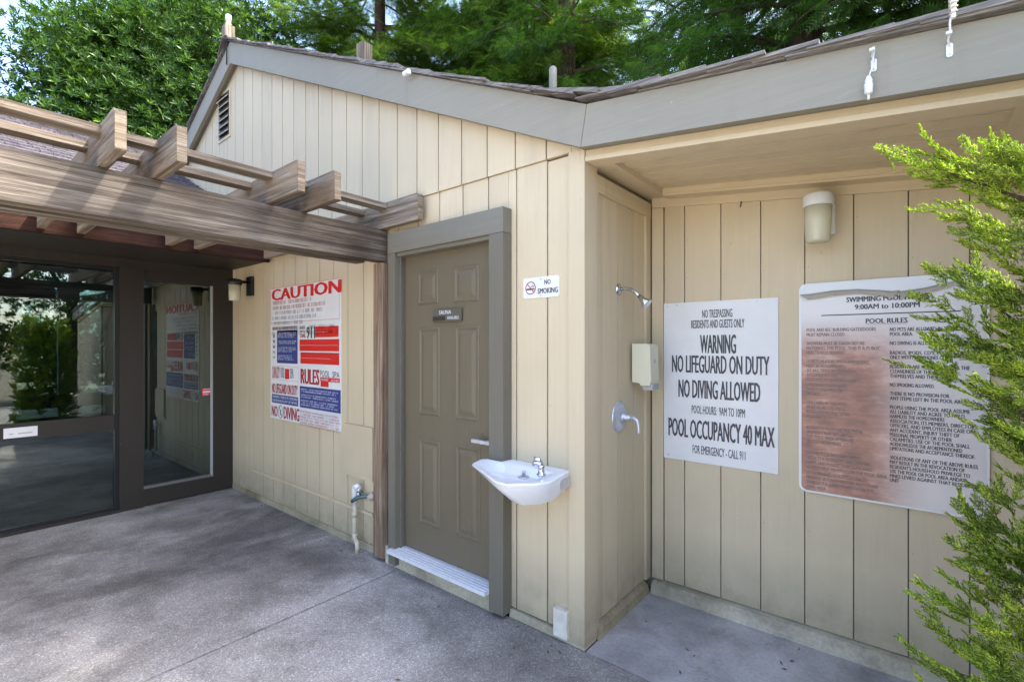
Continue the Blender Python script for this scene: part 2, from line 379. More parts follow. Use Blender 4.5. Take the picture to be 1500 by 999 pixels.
# ------------------------------------------------------------------ ground
WY = 2.07            # face of the gable wall
XC = -1.217          # outside corner of the building
struct(box('ground', -60, 60, -60, 60, -.5, -.12, M['earth']))
struct(box('sub_base', -5.4, 6, -9, 2.9, -.119, -.012, M['subbase']))
def slab(x0, x1, y0, y1, mat, name='patio_slab'):
    o = box(name, x0, x1, y0, y1, -.10, 0, mat, None, .004); return struct(o)
slab(-5.60, -2.644, -1.2, 2.10, M['patio'], 'patio'); slab(-2.630, -.0, -1.2, 2.055, M['patio'], 'patio')
slab(.006, 6, -1.2, 2.055, M['patio'], 'patio')
slab(-5.6, 6, -9, -1.207, M['deck'], 'pool_deck')  # out of view; brought close to the building for more bounce light
prism_pts = [(-1.45, 2.0555)]
slab(-1.215, .40, 2.0605, 2.80, M['shower_floor'], 'shower_floor')

# ------------------------------------------------------------------ bathhouse
bath = thing('bathhouse', (-1.2, 2.1, 0), 'cream board-sided pool bathhouse with grey fascia, gable roof and open shower recess', 'building')
PITCH = .2075
G0 = -1.451
# rake line of the siding (underside of the fascia) in the wall plane
pk = aty(337, 93, 2.02); br = aty(850, 215, 2.02); pr = aty(1500, 107.5, 2.02)
PKX, PKZ = pk; BRX, BRZ = br
SL = (PKZ - BRZ) / (BRX - PKX); SR = (BRZ - pr[1]) / (pr[0] - BRX)
def rake(x):
    if x < PKX: return PKZ - (PKX - x) * SL
    if x < BRX: return PKZ - (x - PKX) * SL
    return BRZ - (x - BRX) * SR
SEAM = 2.469
gw = prism('gable_wall', [(-10.6, .0), (XC - .01, .0), (XC - .01, rake(XC) + .05), (PKX, PKZ + .08), (-10.6, rake(-10.6) + .08)], WY + .016, WY + .12, M['groove'], bath)
edges = [G0 - PITCH * k for k in range(0, 32)]
def upper_board(x0, x1):
    top = [(x1, rake(x1) + .06)]
    if x0 < PKX < x1: top.append((PKX, PKZ + .06))
    top.append((x0, rake(x0) + .06))
    prism('board', [(x0, SEAM), (x1, SEAM)] + top, WY - .012, WY + .012, M['siding'], gw, bevel=.0015)
def lower_board(x0, x1, z0=.055, z1=SEAM - .012):
    box('board', x0, x1, WY, WY + .015, z0, z1, M['siding'], gw, .0015)
g = .0045
upper_board(G0 + g, -1.30); 
prism('board', [(-1.30 + .003, SEAM + .0), (XC, SEAM + .0), (XC, rake(XC) + .02), (-1.297, rake(-1.297) + .05)], WY - .012, WY + .012, M['siding'], gw, bevel=.0015)
for k in range(len(edges) - 1):
    x1, x0 = edges[k] - g, edges[k + 1] + g
    upper_board(x0, x1)
    for a, b, zs in ((-5.6, -2.985, ((.285, None), (.055, .262))), (-2.983, -2.72, ((1.98, None),)), (-2.718, -1.718, ((2.125, None),)), (-1.716, -1.3, ((.055, None),))):
        xa, xb = max(x0, a), min(x1, b)
        if xb - xa > .012:
            if b == -2.985 and xb < -4.94: zs = ((.055, None),)
            for z0, z1 in zs: lower_board(xa, xb, z0, z1 or SEAM - .003)
lower_board(G0 + g, -1.31)
# ledger strip low on the wall
box('ledge_strip', -4.985, -2.985, WY - .012, WY + .01, .264, .283, M['siding_x'], gw, .002)
# bottom footing
box('footing', -5.48, -2.80, WY - .006, WY + .1, 0, .052, M['footing'], bath, .004)
box('footing', -1.70, XC - .004, WY - .012, WY + .1, 0, .045, M['curb'], bath, .004)
# corner board
prism('corner_board', [(XC - .092, .02), (XC, .02), (XC, SEAM - .004), (XC - .092, SEAM - .004)], WY - .02, WY + .105, M['siding'], bath, bevel=.003)

# access panel
xa0, za1 = aty(503, 617, WY - .02); xa1, _ = aty(546, 628, WY - .02)
box('access_panel', xa0, xa1, WY - .022, WY - .001, .545, .905, M['siding'], bath, .003)
box('access_trim', xa0 - .02, xa1 - .01, WY - .016, WY - .001, .515, .542, M['siding_x'], bath, .002)
# gable vent
vx0, vx1, vz0, vz1 = -5.80, -5.53, 3.73, 4.19
vent = prism('gable_vent', [(vx0 - .03, vz0 - .03), (vx1 + .03, vz0 - .03), (vx1 + .03, vz1 + .03), (vx0 - .03, vz1 + .03)], WY - .022, WY - .013, M['siding'], bath, bevel=.002)
box('vent_opening', vx0, vx1, WY - .026, WY - .0225, vz0, vz1, M['black'], vent)
for k in range(6):
    z = vz0 + .02 + k * (vz1 - vz0 - .02) / 6
    prism('louver', [(WY - .050, z), (WY - .027, z + .028), (WY - .027, z + .034), (WY - .054, z + .006)], vx0 + .004, vx1 - .004, M['siding_x'], vent, 'x')

# fascias
FY0, FY1 = 1.985, 2.02
def yscale(px, py, Y=FY0): return aty(px, py, Y)
pkb = yscale(337, 93); pkt = yscale(337, 62); bb = yscale(850, 216); bt = yscale(859, 153)
rb = yscale(1500, 107.5); rt = yscale(1500, 16)
sr = (rt[1] - bt[1]) / (rt[0] - bt[0]); sb = (rb[1] - bb[1]) / (rb[0] - bb[0])
XR = 2.4
fas1 = prism('rake_fascia', [pkb, bb, bt, pkt], FY0, FY1, M['fascia_grey'], bath, bevel=.003)
fas2 = prism('eave_fascia', [(bb[0] + .003, bb[1]), (XR, bb[1] + sb * (XR - bb[0])), (XR, bt[1] + sr * (XR - bt[0])), (bt[0] + .003, bt[1])], FY0, FY1, M['fascia_grey'], bath, bevel=.003)
lx = -11.0; sl = (pkb[1] - bb[1]) / (bb[0] - pkb[0])
fas3 = prism('rake_fascia', [(pkb[0] - .004, pkb[1]), (pkt[0] - .004, pkt[1]), (lx, pkt[1] - sl * (pkt[0] - lx)), (lx, pkb[1] - sl * (pkb[0] - lx))], FY0, FY1, M['fascia_grey'], bath, bevel=.003)
# dark soffit boards behind the fascias
def soffit(name, a, b, mat):
    bm = BM(); aprism(bm, [(a[0], a[1] + .012), (b[0], b[1] + .012), (b[0], b[1] + .03), (a[0], a[1] + .03)], FY1, WY + .02, 'y'); return obj(name, bm, mat, bath)
soffit('soffit_board', pkb, bb, M['trim']); soffit('soffit_board', (lx, pkb[1] - sl * (pkb[0] - lx)), pkb, M['trim'])
# ---- shower recess
RX = .38; BY = 2.86
def ceilz(x): return 2.404 - .113 * (x - XC)
M['groove_soft'] = flat('soft_groove_backing', (.23, .19, .125), .9)
bwall = prism('recess_back_wall', [(XC - .05, 0), (XR, 0), (XR, ceilz(XR) + .2), (XC - .05, 2.6)], BY + .016, BY + .12, M['groove_soft'], bath)
ge = [-1.139, -1.015] + [-1.015 + .2048 * k for k in range(1, 8)]
g = .0028
def back_board(x0, x1, name='board', y=BY, zoff=-.055):
    prism(name, [(x0, .075), (x1, .075), (x1, ceilz(x1) + zoff), (x0, ceilz(x0) + zoff)], y, y + .015, M['siding'], bwall, bevel=.0015)
for a, b in zip(ge, ge[1:]): back_board(a + g, b - g)
prism('corner_trim', [(-1.212, .075), (-1.142, .075), (-1.142, ceilz(-1.14) - .06), (-1.212, ceilz(-1.2) - .06)], BY - .012, BY + .015, M['siding'], bwall, bevel=.002)
prism('frieze_board', [(-1.212, ceilz(-1.212) - .058), (RX, ceilz(RX) - .058), (RX, ceilz(RX) + .01), (-1.212, ceilz(-1.212) + .01)], BY - .014, BY + .015, M['siding_x'], bwall, bevel=.002)
prism('cove_trim', [(-1.11, ceilz(-1.11) - .012), (RX, ceilz(RX) - .012), (RX, ceilz(RX) + .01), (-1.11, ceilz(-1.11) + .01)], BY - .10, BY - .0145, M['siding_x'], bwall, bevel=.004)
prism('curb', [(BY - .065, 0), (BY - .055, .045), (BY - .03, .062), (BY + .02, .070), (BY + .02, 0)], -1.2, RX, M['curb'], bath, 'x', .003)
# side wall (facing +X)
swall = box('recess_side_wall', XC - .12, XC - .036, WY + .106, BY + .1, 0, 2.6, M['groove_soft'], bath)
def side_board(y0, y1): box('board', XC - .035, XC - .020, y0, y1, .075, 2.35, M['siding'], swall, .0015)
for a, b in ((2.195, 2.262), (2.262, 2.438), (2.438, 2.643), (2.643, 2.80)): side_board(a + g, b - g)
box('trim_board', XC - .035, XC - .003, 2.785, 2.845, .075, 2.36, M['siding'], swall, .003)
box('trim_board', XC - .035, XC - .003, 2.176, 2.196, .06, 2.37, M['siding'], swall, .002)
box('trim_board', XC - .035, XC - .001, 2.176, 2.845, 2.285, 2.372, M['siding_y'], swall, .003)
prism('side_curb', [(XC - .03, 0), (XC + .012, 0), (XC + .002, .04), (XC - .03, .068)], 2.18, 2.80, M['footing'], bath, 'y')
# right return wall + wall beyond
rwall = box('recess_right_wall', RX + .016, RX + .1, WY + .02, BY + .1, 0, 2.45, M['groove'], bath)
for k in range(4): box('board', RX, RX + .015, WY + .03 + k * .2, WY + .225 + k * .2, .03, 2.2, M['siding'], rwall)
fwall = box('front_wall', RX + .1, XR, WY + .016, WY + .1, 0, 2.2, M['groove'], bath)
for k in range(10): box('board', RX + k * PITCH + .004, RX + (k + 1) * PITCH - .004, WY, WY + .015, .03, 2.22 - .025 * k - .02, M['siding'], fwall)
# header beam of the recess
def hz(x): return 2.400 - .111 * (x + 1.214)
prism('header_beam', [(XC + .002, hz(XC) + .022), (XR, hz(XR) + .022), (XR, hz(XR) + .11), (XC + .002, hz(XC) + .085)], WY - .012, WY + .07, M['siding_x'], bath, bevel=.002)
prism('header_lip', [(XC + .002, hz(XC)), (XR, hz(XR)), (XR, hz(XR) + .0215), (XC + .002, hz(XC) + .0215)], WY - .018, WY + .07, M['siding_x'], bath, bevel=.002)
soffit('soffit_board', (BRX, bb[1]), (XR, bb[1] + sb * (XR - bb[0])), M['trim'])
# ceiling
ceil = prism('ceiling', [(XC - .1, ceilz(XC) + .045), (XR, ceilz(XR) + .045), (XR, ceilz(XR) + .07), (XC - .1, ceilz(XC) + .07)], WY + .07, BY + .1, M['siding_y'], bath)
y0 = 2.15
while y0 < 2.75:
    y1 = min(y0 + .0975, 2.765)
    prism('ceiling_board', [(-1.12, ceilz(-1.12) + .028), (.275, ceilz(.275) + .028), (.275, ceilz(.275) + .0445), (-1.12, ceilz(-1.12) + .0445)], y0 + .0045, y1 - .0045, M['siding_x'], ceil, 'y', .003)
    y0 = y1
def margin(x0, x1, ya, yb):
    prism('ceiling_trim', [(x0, ceilz(x0)), (x1, ceilz(x1)), (x1, ceilz(x1) + .0445), (x0, ceilz(x0) + .0445)], ya, yb, M['siding_x'], ceil, 'y', .002)
margin(XC - .03, -1.11, WY + .071, BY + .01); margin(-1.108, .262, WY + .071, 2.146); margin(-1.108, .262, 2.752, BY + .01); margin(.264, RX + .05, WY + .071, BY + .01)
# ---- roof
def roofz(x, off=0):
    if x < PKX: return pkt[1] - (pkt[0] - x) * sl + off
    xx = bt[0]
    if x < xx: return pkt[1] + (bt[1] - pkt[1]) * (x - pkt[0]) / (xx - pkt[0]) + off
    return bt[1] + sr * (x - xx) + off
roof = prism('roof', [(lx, roofz(lx, .0)), (PKX, roofz(PKX)), (bt[0], roofz(bt[0])), (XR, roofz(XR)), (XR, roofz(XR, -.03)), (bt[0], roofz(bt[0], -.03)), (PKX, roofz(PKX, -.03)), (lx, roofz(lx, -.03))], 2.022, 9, M['shake'], bath)
def shake(x0, x1, t0, t1, ya, yb, lift0, lift1):
    """tapered shake; thick butt on the down-slope end x1"""
    j = random.uniform(-.012, .012)
    a = (x0, roofz(x0, .003 + lift0)); b = (x1, roofz(x1, .003 + lift1))
    bm = BM(); aprism(bm, [a, b, (b[0] + random.uniform(-.004, .006), b[1] + t1), (a[0], a[1] + t0)], ya + j, yb + j * .5, 'y')
    return obj('shake', bm, M['shake'], roof)
x = PKX + .02
cnt = 0
while x < XR - .3:
    e = random.uniform(.13, .19)
    L = e + random.uniform(.20, .28)
    lf = random.uniform(.0, .006)
    ya = 1.955 + random.uniform(-.008, .008)
    shake(x, min(x + L, XR), .005, random.uniform(.014, .024), ya, 2.10 + random.uniform(-.04, .04), .004 + lf, .017 + lf)
    if x + L < XR: shake(x + random.uniform(-.03, .03), x + L, .004, random.uniform(.012, .02), 2.15, 2.30, .004, .018)
    x += e
x = PKX + .01
while x < XR - .2:      # starter strip, thin
    L = random.uniform(.5, .8)
    shake(x, min(x + L, XR), .006, .010, 1.965, 2.02, -.001, .0025); x += L + .004
x = PKX - .02
while x > -9.5:
    e = random.uniform(.15, .2); L = e + .22
    bm = BM(); aprism(bm, [(x, roofz(x, .012)), (x - L, roofz(x - L, .022)), (x - L, roofz(x - L, .042)), (x, roofz(x, .018))], 1.955, 2.12, 'y'); obj('shake', bm, M['shake'], roof)
    x -= e
# ridge cap
prism('ridge_cap', [(PKX - .14, roofz(PKX - .14, .035)), (PKX, roofz(PKX, .045)), (PKX + .12, roofz(PKX + .12, .035)), (PKX + .12, roofz(PKX + .12, .05)), (PKX, roofz(PKX, .065)), (PKX - .14, roofz(PKX - .14, .05))], 1.95, 2.4, M['shake'], roof)

# ---- door and surround
DY = 2.075; TY = 1.994
HX0, HX1 = -2.712, -1.716; JX = -1.797
surround = box('door_casing', HX0, JX + .104, TY, WY - .002, 2.118, 2.255, M['trim'], bath, .004)
box('right_jamb', JX, JX + .1035, TY + .002, WY + .0, .028, 2.116, M['trim_z'], surround, .003)
box('left_jamb', HX0, -2.64, TY + .002, WY + .10, .028, 2.116, M['trim_z'], surround, .003)
box('door_stop', -2.6395, -2.628, TY + .04, WY - .02, .14, 2.1, M['trim_z'], surround, .001)
box('head_stop', -2.6395, JX, TY + .02, WY + .06, 2.095, 2.1175, M['trim'], surround)
door = box('door', -2.632, JX - .0005, DY, DY + .04, .150, 2.094, M['door'], bath, .002)
def panel(l, r, t, b):
    x0, z1 = aty(l, t, DY); x1, _ = aty(r, t, DY); _, z0 = aty(l, b, DY)
    bm = BM()
    y = DY - .0015; pts = []
    prof = [(0, 0), (.006, -.005), (.014, -.004), (.026, .0065), (.036, .007), (.052, -.004)]
    prof = [(0, 0.0), (.007, -.0055), (.015, -.005), (.022, .0), (.03, .0), (.055, -.0075)]
    rings = []
    for d, yy in prof:
        rings.append([bm.verts.new(p) for p in ((x0 + d, y + yy, z0 + d), (x1 - d, y + yy, z0 + d), (x1 - d, y + yy, z1 - d), (x0 + d, y + yy, z1 - d))])
    for a, b2 in zip(rings, rings[1:]):
        for k in range(4): bm.faces.new((a[k], a[(k + 1) % 4], b2[(k + 1) % 4], b2[k]))
    bm.faces.new(rings[-1])
    flatobj('door_panel', bm, M['door'], door)
for q in ((612.7, 642.4, 398, 446.8), (665.4, 701.9, 392, 443.5), (614, 644.5, 480.5, 606), (667, 702.4, 478, 613), (614.8, 644.8, 642, 764), (667.4, 703.5, 650.5, 783)): panel(*q)
hx0, hz0 = aty(690, 645, DY - .05); hx1, _ = aty(716, 645, DY - .05)
bm = BM(); abox(bm, hx0 + .012, JX - .004, DY - .062, DY - .046, hz0 - .008, hz0 + .012); abox(bm, JX - .05, JX - .02, DY - .046, DY + .01, hz0 - .012, hz0 + .014)
obj('door_handle', bm, M['dull_chrome'], door, .004)
thr = box('threshold', -2.68, JX + .002, 1.957, DY + .03, .118, .140, M['alu'], bath, .004)
for k in range(4): box('tread_rib', -2.675, JX, 1.972 + k * .024, 1.984 + k * .024, .139, .1425, M['alu'], thr)
box('door_sill', -2.79, JX - .001, 2.03, WY - .002, 0, .1175, M['curb'], bath, .005)
# door plate
px0, pz1 = aty(633, 453.5, DY - .02); px1, _ = aty(675, 452, DY - .02); _, pz0 = aty(633, 472, DY - .02)
plate = tag(box('door_sign', px0, px1, DY - .016, DY - .0085, pz0, pz1, flat('dark_plate', (.10, .092, .07), .35), None, .002), 'small dark sliding nameplate reading SAUNA on the grey-brown door', 'sign')
w_ = px1 - px0; h_ = pz1 - pz0
bm = BM(); text_bm(bm, 'SAUNA', px0 + .24 * w_, px0 + .66 * w_, pz0 + .58 * h_, pz0 + .88 * h_, DY - .0175, .02); flatobj('lettering', bm, M['white'], plate)
bm = BM(); text_bm(bm, 'AVAILABLE', px0 + .53 * w_, px0 + .92 * w_, pz0 + .17 * h_, pz0 + .40 * h_, DY - .0175, .02); flatobj('lettering', bm, M['white'], plate)
box('slider', px0 + .01 * w_, px0 + .45 * w_, DY - .019, DY - .016, pz0 + .10 * h_, pz0 + .42 * h_, flat('slider_brown', (.035, .03, .025), .4), plate, .001)

# ------------------------------------------------------------------ clubhouse (left)
SX = -5.485
club = thing('clubhouse', (SX, 0, 0), 'dark brown storefront clubhouse with tinted glass and purplish shingle roof behind the pergola', 'building')
Y175 = 1.122
box('storefront_header', SX - .09, SX, -4.5, WY + .01, 2.205, 2.42, M['brown'], club, .003)
box('mullion_post', SX - .09, SX + .012, Y175, 1.30, .0, 2.204, M['brown'], club, .004)
box('corner_stile', SX - .09, SX - .001, 1.885, WY + .01, .012, 2.204, M['brown'], club, .003)
fixed = box('bottom_rail', SX - .08, SX + .004, 1.301, 1.884, .012, .165, M['brown'], club, .004)
box('head_rail', SX - .08, SX - .002, 1.301, 1.884, 2.105, 2.204, M['brown'], club, .002)
gp = box('glass_pane', SX - .045, SX - .039, 1.30, 1.885, .16, 2.11, M['glass'], club)
box('glazing_bead', SX - .038, SX - .012, 1.868, 1.885, .166, 2.105, flat('bead_silver', (.36, .35, .34), .5), club, .001)
box('glazing_bead', SX - .038, SX + .0, 1.302, 1.868, .1655, .185, flat('bead_grey', (.15, .14, .13), .4), club, .001)
# left opening
for a, b, c_, d in ((Y175 - .03, Y175 - .001, .03, 2.204), (-1.56, -1.53, .03, 2.204)):
    box('door_frame_stile', SX - .07, SX - .005, a, b, c_, d, M['black'], club)
box('door_frame_head', SX - .07, SX - .006, -4.5, Y175 - .031, 2.175, 2.204, M['black'], club)
box('door_track', SX - .10, SX + .02, -4.5, Y175 - .001, .0, .028, M['brown'], club, .003)
box('door_frame_foot', SX - .07, SX - .006, -1.53, Y175 - .031, .0285, .05, M['black'], club)
box('glass_pane', SX - .045, SX - .039, -1.53, Y175 - .03, .05, 2.18, M['glass'], club)
box('glass_pane', SX - .045, SX - .039, -4.5, -1.56, .05, 2.18, M['glass'], club)
box('mid_rail', SX - .034, SX - .012, -1.53, Y175 - .031, .745, .875, M['brown'], club, .003)
box('push_bar', SX - .25, SX - .20, -1.53, Y175 - .05, 1.0, 1.075, M['black'], club)
st0, sz1 = atx(5, 628, SX - .011); st1, _ = atx(55, 625, SX - .011); _, sz0 = atx(5, 643, SX - .011)
stk = tag(box('sticker', SX - .0115, SX - .0095, st0, st1, sz0, sz1, M['sign']), 'white rectangular sticker on the brown rail of the left glass door', 'sticker')
bm = BM()
for k in range(16):
    yy = st0 + .03 + k * (st1 - st0 - .06) / 16
    v = [bm.verts.new((SX - .0090, yy + a, sz0 + b)) for a, b in ((0, .028), (.008, .028), (.008, .036), (0, .036))]
    if k < 3 or k > 5: bm.faces.new(v)
flatobj('faded_print', bm, M['ink_grey'], stk)
ry0, rz1 = atx(296, 569, SX - .037); ry1, _ = atx(309, 569, SX - .037); _, rz0 = atx(296, 579.5, SX - .037)
rs = tag(box('sticker', SX - .0388, SX - .037, ry0, ry1, rz0, rz1, M['red']), 'small red and white sticker low on the narrow glass pane', 'sticker')
bm = BM()
for (a, b, c_, d) in ((.08, .92, .36, .62), (.1, .9, .82, .9), (.1, .7, .1, .18)):
    v = [bm.verts.new((SX - .0365, ry0 + p * (ry1 - ry0), rz0 + q * (rz1 - rz0))) for p, q in ((a, c_), (b, c_), (b, d), (a, d))]; bm.faces.new(v)
flatobj('faded_print', bm, M['pale'], rs)
# interior
mt, nt_, bs_ = newmat('dark_room_paint'); bs_.inputs['Base Color'].default_value = (.07, .075, .06, 1)
mtile = flat('slate_tile', (.03, .034, .05), .4, var=.3, scale=2)
inner = box('interior_floor', -10.7, SX - .101, -4.5, WY + .0, -.06, .012, flat('grout', (.09, .09, .1), .7), club)
for i in range(11):
    for j in range(14):
        box('floor_tile', SX - .103 - (i + 1) * .455 + .008, SX - .103 - i * .455, -4.45 + j * .46, -4.45 + (j + 1) * .46 - .008, .0121, .018, mtile, inner)
box('interior_wall', -10.7, SX - .1, -4.6, -4.5, 0, 2.5, mt, club)
box('interior_wall', -10.7, SX - .1, WY - .04, WY - .001, .02, 2.5, mt, club)
box('interior_ceiling', -10.7, SX - .1, -4.5, WY, 2.43, 2.5, mt, club)
rear = box('rear_window_wall', -10.75, -10.7, -4.5, WY, .02, .34, mt, club)
box('rear_bar', -10.76, -10.68, -4.5, WY, .49, .60, M['black'], rear); box('rear_head', -10.76, -10.68, -4.5, 1.36, 2.18, 2.45, M['black'], rear)
box('rear_column', -10.80, -10.66, 1.40, 1.66, .02, 2.45, flat('pale_column', (.30, .34, .27), .7), rear)
for yv in (-3.2, -1.9, -.6, .62, 2.0): box('rear_mullion', -10.76, -10.69, yv, yv + .05, .34, 2.2, M['black'], rear)
m2, n2, b2 = newmat('clear_glass'); n2.nodes.remove(b2)
t2 = N(n2, 'ShaderNodeBsdfTransparent'); t2.inputs[0].default_value = (.9, .95, .92, 1); g2_ = N(n2, 'ShaderNodeBsdfGlossy'); g2_.inputs['Roughness'].default_value = .01
x2 = N(n2, 'ShaderNodeMixShader'); x2.inputs[0].default_value = .06; n2.links.new(t2.outputs[0], x2.inputs[1]); n2.links.new(g2_.outputs[0], x2.inputs[2]); n2.links.new(x2.outputs[0], n2.nodes['Material Output'].inputs[0])
box('glass_pane', -10.735, -10.73, -4.5, WY - .05, .60, 2.43, m2, rear)
box('interior_column', -7.5, -7.25, 1.55, 1.80, .02, 2.43, flat('pale_inner_column', (.30, .33, .25), .7), club)
# roof of the clubhouse
box('eave_soffit', SX + .001, -4.625, -4.5, WY - .02, 2.285, 2.31, M['brown'], club)
box('eave_fascia', -4.622, -4.582, -4.5, WY - .024, 2.272, 2.475, M['rust'], club, .003)
CS = .46
def cz(x): return 2.49 + CS * (-4.56 - x)
croof = prism('clubhouse_roof', [(-4.57, 2.478), (-4.57, 2.49), (-8.6, cz(-8.6)), (-11.2, cz(-8.6) - 1.5), (-11.2, cz(-8.6) - 1.55), (-8.6, cz(-8.6) - .06), (-4.63, 2.478)], -4.5, WY - .03, flat('roof_felt', (.02, .02, .022), .95), club)
bm = BM(); x = -4.54; row = 0
while x > -8.5:
    y = -4.4 - random.uniform(0, .1); e = .15
    while y < WY - .04:
        wd = random.uniform(.09, .19); y1 = min(y + wd, WY - .035); j = random.uniform(-.006, .006); t = random.uniform(.012, .024)
        xa = x + j; xb = x - e * 1.6
        aprism(bm, [(xa, cz(xa) + .016), (xa, cz(xa) + .016 + t), (xb, cz(xb) + .006), (xb, cz(xb) + .001)], y, y1 - .004, 'y'); y = y1 + .001
        if y1 > WY - .06: break
    x -= e
stuff(obj('roof_shingle', bm, M['shingle'], croof))

# ------------------------------------------------------------------ pergola
perg = thing('pergola', (-2.9, 1.0, 0), 'weathered grey timber pergola with notched rafters fixed to the wall beside the door', 'pergola')
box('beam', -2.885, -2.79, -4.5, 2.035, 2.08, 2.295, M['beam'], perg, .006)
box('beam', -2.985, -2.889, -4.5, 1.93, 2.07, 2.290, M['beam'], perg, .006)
post = box('post', aty(547, 600, 2.006)[0], -2.792, 2.006, WY + .016, .03, 2.07, M['post'], perg, .006)
RY = [-1.755, -1.02 , -.81, -.25, -.045, .515, .72, 1.25, 1.45, 2.012]
def rafter(y, xe, zt, notch):
    pts = [(-4.58, 2.30), (xe, 2.30), (xe, zt), (xe - .012, zt + .006), (-4.58, zt)]
    bm = BM(); aprism(bm, pts, y - .021, y + .021, 'y')
    r = obj('rafter', bm, M['wood_x'], perg, .004)
    return r
XE = {.515: -2.495, .72: -2.457, 1.25: -2.44, 1.45: -2.426, 2.012: -2.40}
for y in RY: rafter(y, XE.get(y, -2.45 + random.uniform(-.04, .03)), 2.46 + random.uniform(-.006, .008), True)
def purlin(x0, x1):
    # purlins run between/through the rafter notches: one long bar let into the rafter tops
    box('purlin', x0, x1, -4.5, 1.989 , 2.424, 2.4585, M['wood_y'], perg, .004)
for x0, x1 in ((-2.80, -2.712), (-3.06, -2.975), (-3.55, -3.465), (-3.80, -3.715), (-4.28, -4.20)): purlin(x0, x1)
for y in RY[5:]: 
    xe = XE[y]
    v = BM(); abox(v, xe + .0005, xe + .0035, y - .019, y + .019, 2.304, 2.452); obj('end_grain', v, M['end'], perg, .001)

# ------------------------------------------------------------------ signs
def sign_box(name, x0, x1, z0, z1, y, t, mat, label, cat='sign', rad=0, bevel=.001, seg=5):
    if rad:
        pts = []
        for cx, cz_, a0 in ((x1 - rad, z1 - rad, 0), (x0 + rad, z1 - rad, 90), (x0 + rad, z0 + rad, 180), (x1 - rad, z0 + rad, 270)):
            for k in range(seg + 1): a = R(a0 + 90 * k / seg); pts.append((cx + rad * math.cos(a), cz_ + rad * math.sin(a)))
        o = prism(name, pts, y - t, y, mat)
    else: o = box(name, x0, x1, y - t, y, z0, z1, mat, None, bevel)
    return tag(o, label, cat)
def screw(x, z, y, parent, r=.006):
    bm = BM(); atube(bm, [(x, y, z), (x, y - .004, z)], r, 8); obj('screw', bm, M['dull_chrome'], parent)

# WARNING
sy = BY - .001
X0, Z1 = aty(973, 445, sy); X1, _ = aty(1140.5, 436, sy); _, Z0 = aty(974, 669.5, sy)
ws = sign_box('warning_sign', X0, X1, Z0, Z1, sy, .006, M['sign'], 'white square-cornered board reading WARNING NO LIFEGUARD ON DUTY on the shower wall')
fy = sy - .0075
ZK = lambda zx, zy: (960 + zx / 3.568, 420 + zy / 3.568)
for s, a, b, t, bo, bd in (('NO TRESPASSING', 245, 402, 122, 163, .008), ('RESIDENTS AND GUESTS ONLY', 188, 465, 176, 218, .008), ('WARNING', 235, 420, 252, 347, .012),
        ('NO LIFEGUARD ON DUTY', 88, 595, 357, 445, .012), ('NO DIVING ALLOWED', 122, 547, 483, 575, .012), ('POOL HOURS:  9AM TO 10PM', 190, 468, 618, 660, .006),
        ('POOL OCCUPANCY 40 MAX', 70, 622, 682, 775, .012), ('FOR EMERGENCY - CALL 911', 195, 470, 825, 868, .006)):
    xa, zt = aty(*ZK(a, t), fy); xb, _ = aty(*ZK(b, t), fy); _, zb = aty(*ZK(a, bo), fy)
    bm = BM(); text_bm(bm, s, xa, xb, zb, zt, fy, bd * 1.5); flatobj('lettering', bm, M['sign_ink'], ws)
for zx, zy in ((62, 103), (112, 97), (530, 75), (617, 72), (68, 875), (625, 950)):
    x, z = aty(*ZK(zx, zy), sy - .006); screw(x, z, sy - .006, ws, .005)
# POOL RULES
X0, Z1 = aty(1171, 417, sy); X1, _ = aty(1449, 398, sy); _, Z0 = aty(1172, 717, sy)
pt = .028
prs = sign_box('pool_rules_sign', X0, X1, Z0, Z1, sy, pt * .6, M['white'], 'large worn coppery metal board of pool rules with round corners, partly behind the juniper', rad=.035)
sheet_y = sy - pt * .6 - .002
def rr(x0, x1, z0, z1, rad, seg=5):
    pts = []
    for cx, cz_, a0 in ((x1 - rad, z1 - rad, 0), (x0 + rad, z1 - rad, 90), (x0 + rad, z0 + rad, 180), (x1 - rad, z0 + rad, 270)):
        for k in range(seg + 1): a = R(a0 + 90 * k / seg); pts.append((cx + rad * math.cos(a), cz_ + rad * math.sin(a)))
    return pts
sht = prism('printed_sheet', rr(X0 + .012, X1 - .010, Z0 + .010, Z1 - .0615, .025), sheet_y, sheet_y + .0018, M['worn'], prs)
fy = sheet_y - .0012
Z8 = lambda zx, zy: (1160 + zx / 5, 390 + zy / 5)
Z9 = lambda zx, zy: (1160 + zx / 5, 560 + zy / 5)
bm = BM()
for s, a, b, t, bo in (('SWIMMING POOL HOURS', 400, 1008, 228, 265), ('9:00AM to 10:00PM', 462, 935, 281, 317), ('POOL RULES', 542, 847, 384, 419)):
    xa, zt = aty(*Z8(a, t), fy); xb, _ = aty(*Z8(b, t), fy); _, zb = aty(*Z8(a, bo), fy)
    text_bm(bm, s, xa, xb, zb, zt, fy, .045)
xa, zt = aty(*Z8(215, 360), fy); xb, _ = aty(*Z8(1238, 327), fy); arect(bm, xa, xb, zt - .0035, zt + .0015, fy)
xa, zt = aty(*Z8(542, 425), fy); xb, _ = aty(*Z8(847, 420), fy); arect(bm, xa, xb, zt - .001, zt, fy)
cwl = (aty(1284, 500, fy)[0] - aty(1181, 500, fy)[0]) / 33.5; cwr = (aty(1431.4, 500, fy)[0] - aty(1304.4, 500, fy)[0]) / 35.5
def col(lines, zx, f, scale=1.0):
    for s, ym in lines:
        fn, yy = (Z8, ym) if ym < 1000 else (Z9, ym - 1000)
        xa, zc = aty(*fn(zx, yy), fy); h = .0165
        text_bm(bm, s, xa, xa + len(s) * scale, zc - h / 2, zc + h / 2, fy, .03)
